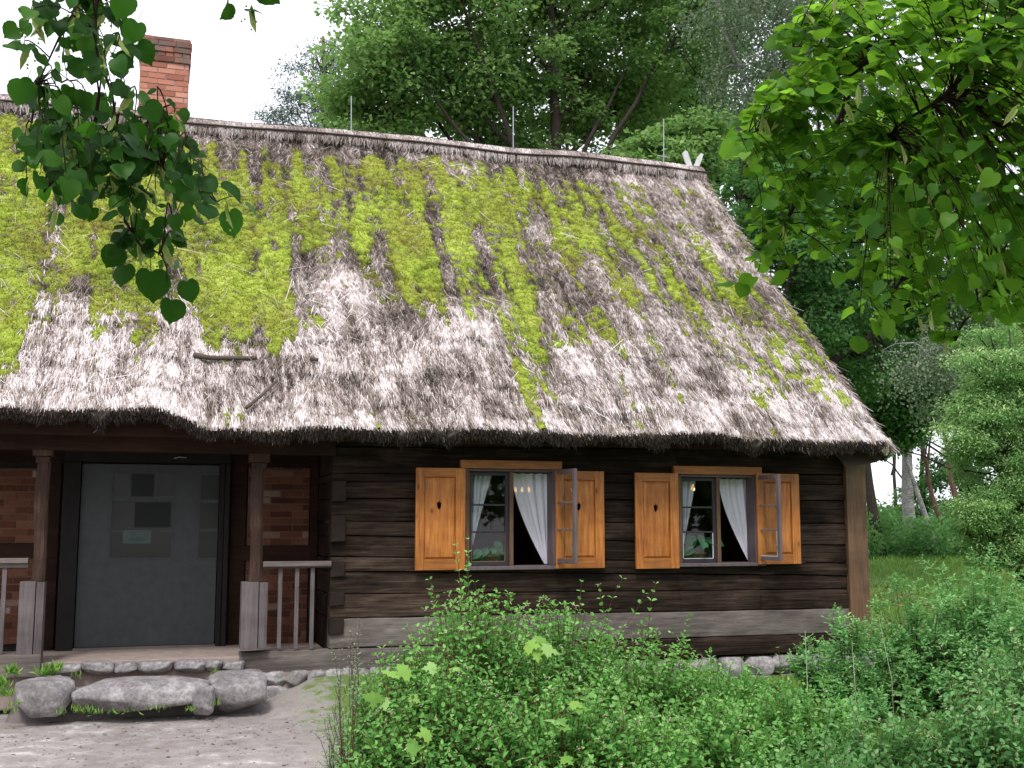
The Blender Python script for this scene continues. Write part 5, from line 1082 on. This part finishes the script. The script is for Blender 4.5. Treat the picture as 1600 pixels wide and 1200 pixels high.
# left hanging branch
c = far(150, -700, 3.4); lb_ = empty('linden_branch', tuple(c), 'shaded linden branch hanging down in front of the chimney', 'branch')
polyL = [(5, 60), (60, -60), (205, -60), (205, 50), (190, 110), (225, 160), (262, 190), (300, 215), (325, 290), (350, 330), (300, 350), (285, 410), (225, 400), (180, 395), (170, 340), (70, 330), (35, 290), (20, 215), (90, 175), (60, 110)]
brL = [([(150, -700, 3.4), (140, -300, 3.0), (150, -80, 2.75), (160, 60, 2.65), (168, 180, 2.6), (182, 290, 2.6), (205, 345, 2.6)], .0055),
       ([(140, -300, 3.0), (105, -90, 2.8), (118, 30, 2.75), (70, 130, 2.7)], .006), ([(166, 150, 2.6), (150, 210, 2.6), (120, 260, 2.6), (80, 300, 2.6)], .004), ([(170, 200, 2.6), (225, 235, 2.6), (270, 290, 2.6), (330, 300, 2.62)], .004),
       ([(205, 345, 2.6), (235, 380, 2.6), (262, 430, 2.6), (268, 470, 2.6)], .003), ([(330, 300, 2.62), (352, 303, 2.62), (388, 318, 2.62)], .002)]
ex = [(236, 425, 2.6, (.1, 0, -1), (0, -1, .2), .068), (292, 440, 2.6, (.25, 0, -1), (-.3, -1, .2), .05), (268, 470, 2.58, (0, 0, -1), (.2, -1, .1), .052), (184, 390, 2.6, (-.5, 0, -1), (.1, -1, .3), .05), (196, 415, 2.62, (-.2, 0, -1), (-.5, -1, .3), .05),
      (345, 293, 2.62, (1, 0, -.4), (0, -.7, 1), .055), (384, 320, 2.62, (1, 0, -.5), (0, -.5, 1), .036), (358, 332, 2.62, (.35, 0, -1), (.1, -1, .2), .056), (214, 70, 2.6, (.5, 0, -.6), (0, -1, 0), .05), (214, 36, 2.6, (-.3, 0, -1), (.3, -1, 0), .05), (198, -5, 2.6, (-.3, 0, -1), (.3, -1, 0), .05), (40, 130, 2.7, (-.3, 0, -1), (.2, -1, 0), .05)]
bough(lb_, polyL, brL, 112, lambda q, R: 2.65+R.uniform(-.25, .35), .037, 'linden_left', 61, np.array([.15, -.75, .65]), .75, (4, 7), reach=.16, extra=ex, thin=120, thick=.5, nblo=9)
c = far(375, -260, 2.7); tb = empty('linden_twig', tuple(c), 'two small linden leaves dangling at the top edge of the sky', 'twig')
bough(tb, [(340, -60), (420, -60), (420, -30), (340, -30)], [([(375, -260, 2.7), (372, -60, 2.7), (378, -10, 2.7)], .003), ([(372, -60, 2.7), (350, -5, 2.7)], .002)], 3, lambda q, R: 2.7, .05, 'linden_left', 62, np.array([.15, -.75, .65]), .7, (2, 3), reach=.1,
      extra=[(357, 5, 2.7, (-.2, 0, -1), (1, -.6, 0), .042), (386, 18, 2.7, (.9, 0, .35), (0, -.6, 1), .036), (395, 14, 2.7, (.3, 0, -1), (1, -.3, .3), .03)])
# right linden tree: trunk stands out of frame to the right
tbase = np.array([4.6, -10.4, float(gz(4.6, -10.4))]); lt = empty('linden_tree', tuple(tbase), 'sunlit linden boughs reaching in from the upper right corner', 'tree')
mb = MB(); mb.tube([tbase-[0, 0, .1], tbase+[.05, 0, 1.5], tbase+[-.05, .1, 3.4], tbase+[.0, .1, 6]], [.30, .24, .20, .10], 12); mb.build('trunk', M['bark'], lt, True)
polyR = [(1300, -80), (1262, 20), (1225, 62), (1240, 110), (1190, 150), (1175, 185), (1130, 200), (1150, 240), (1200, 290), (1175, 345), (1185, 385), (1160, 430), (1240, 425), (1290, 370), (1330, 395), (1345, 430), (1335, 540), (1400, 490), (1450, 500), (1478, 560), (1520, 500), (1560, 500), (1640, 540), (1760, 540), (1760, -80)]
tp_ = tuple(tbase+[-.05, .1, 3.6]); tp2 = tuple(tbase+[0, .1, 2.9])
def w3(v): return (v[0], v[1], v[2], 0)
brR = [([w3(tp_), (1700, -120, 4.2), (1475, 0, 3.9), (1390, 62, 3.8), (1335, 130, 3.75), (1290, 215, 3.7), (1255, 300, 3.7), (1205, 380, 3.7)], .020), ([(1400, 55, 3.8), (1320, 68, 3.7), (1235, 72, 3.6)], .006), ([(1352, 105, 3.75), (1290, 150, 3.6), (1225, 185, 3.5), (1150, 215, 3.4)], .007),
       ([w3(tp_), (1760, 60, 4.6), (1600, 150, 4.4), (1500, 270, 4.3), (1430, 380, 4.2), (1385, 470, 4.2)], .018), ([w3(tp2), (1750, 280, 4.4), (1600, 360, 4.2), (1540, 450, 4.1), (1500, 540, 4.1)], .014), ([(1600, 150, 4.4), (1480, 180, 4.2), (1400, 260, 4.1), (1350, 380, 4.0)], .010), ([w3(tp_), (1650, -60, 3.6), (1560, 40, 3.4), (1480, 140, 3.3), (1400, 220, 3.3)], .012)]
exR = [(1222, 70, 3.6, (-1, 0, -.1), (0, -.9, .5), .062), (1248, 80, 3.62, (-.8, 0, -.3), (0, -.8, .6), .06), (1205, 145, 3.4, (-.8, 0, -.6), (0, -.9, .4), .07), (1225, 150, 3.42, (-.4, 0, -.8), (0, -.9, .4), .065), (1120, 200, 3.4, (-1, 0, .0), (0, -.5, .8), .045), (1145, 222, 3.4, (-.5, 0, -1), (0, -.9, .3), .055), (1165, 220, 3.4, (-.1, 0, -1), (0, -.9, .3), .06), (1140, 440, 3.7, (-1, 0, -.3), (0, -.4, 1), .06), (1160, 445, 3.7, (-.3, 0, -1), (0, -.9, .4), .05)]
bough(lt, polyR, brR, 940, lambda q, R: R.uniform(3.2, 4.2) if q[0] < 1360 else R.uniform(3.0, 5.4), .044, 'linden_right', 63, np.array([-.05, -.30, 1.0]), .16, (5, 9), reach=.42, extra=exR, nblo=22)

# ================================================================== UNSEEN TREES ADDED BEHIND THE VIEWER (they shade the facade and stand in the window panes)
for k, (x_, y_, h_) in enumerate(((-11, -23, 12), (-4, -27, 13), (3.5, -24, 12), (10, -25, 13), (17, -20, 12))):
    bl = [(x_+dx, y_+dy, h_*f, r) for dx, dy, f, r in ((0, 0, .8, 2.8), (1.8, .4, .55, 2.6), (-1.9, .3, .5, 2.6), (0, -1, .35, 2.4), (.8, .5, .22, 1.9), (-1.4, 0, .2, 1.7))]
    tree('added_shade_tree', ('leftmost', 'second', 'middle', 'fourth', 'rightmost')[k]+' of the unseen leafy trees added behind the viewer to shade the facade', (x_, y_, 0), (x_, y_, h_*.9), .3, bl, 80, 110, .30, 'dark_leaf', 'bark', 500+k, group='added shade trees behind the viewer', crad=1.2, nl=6)
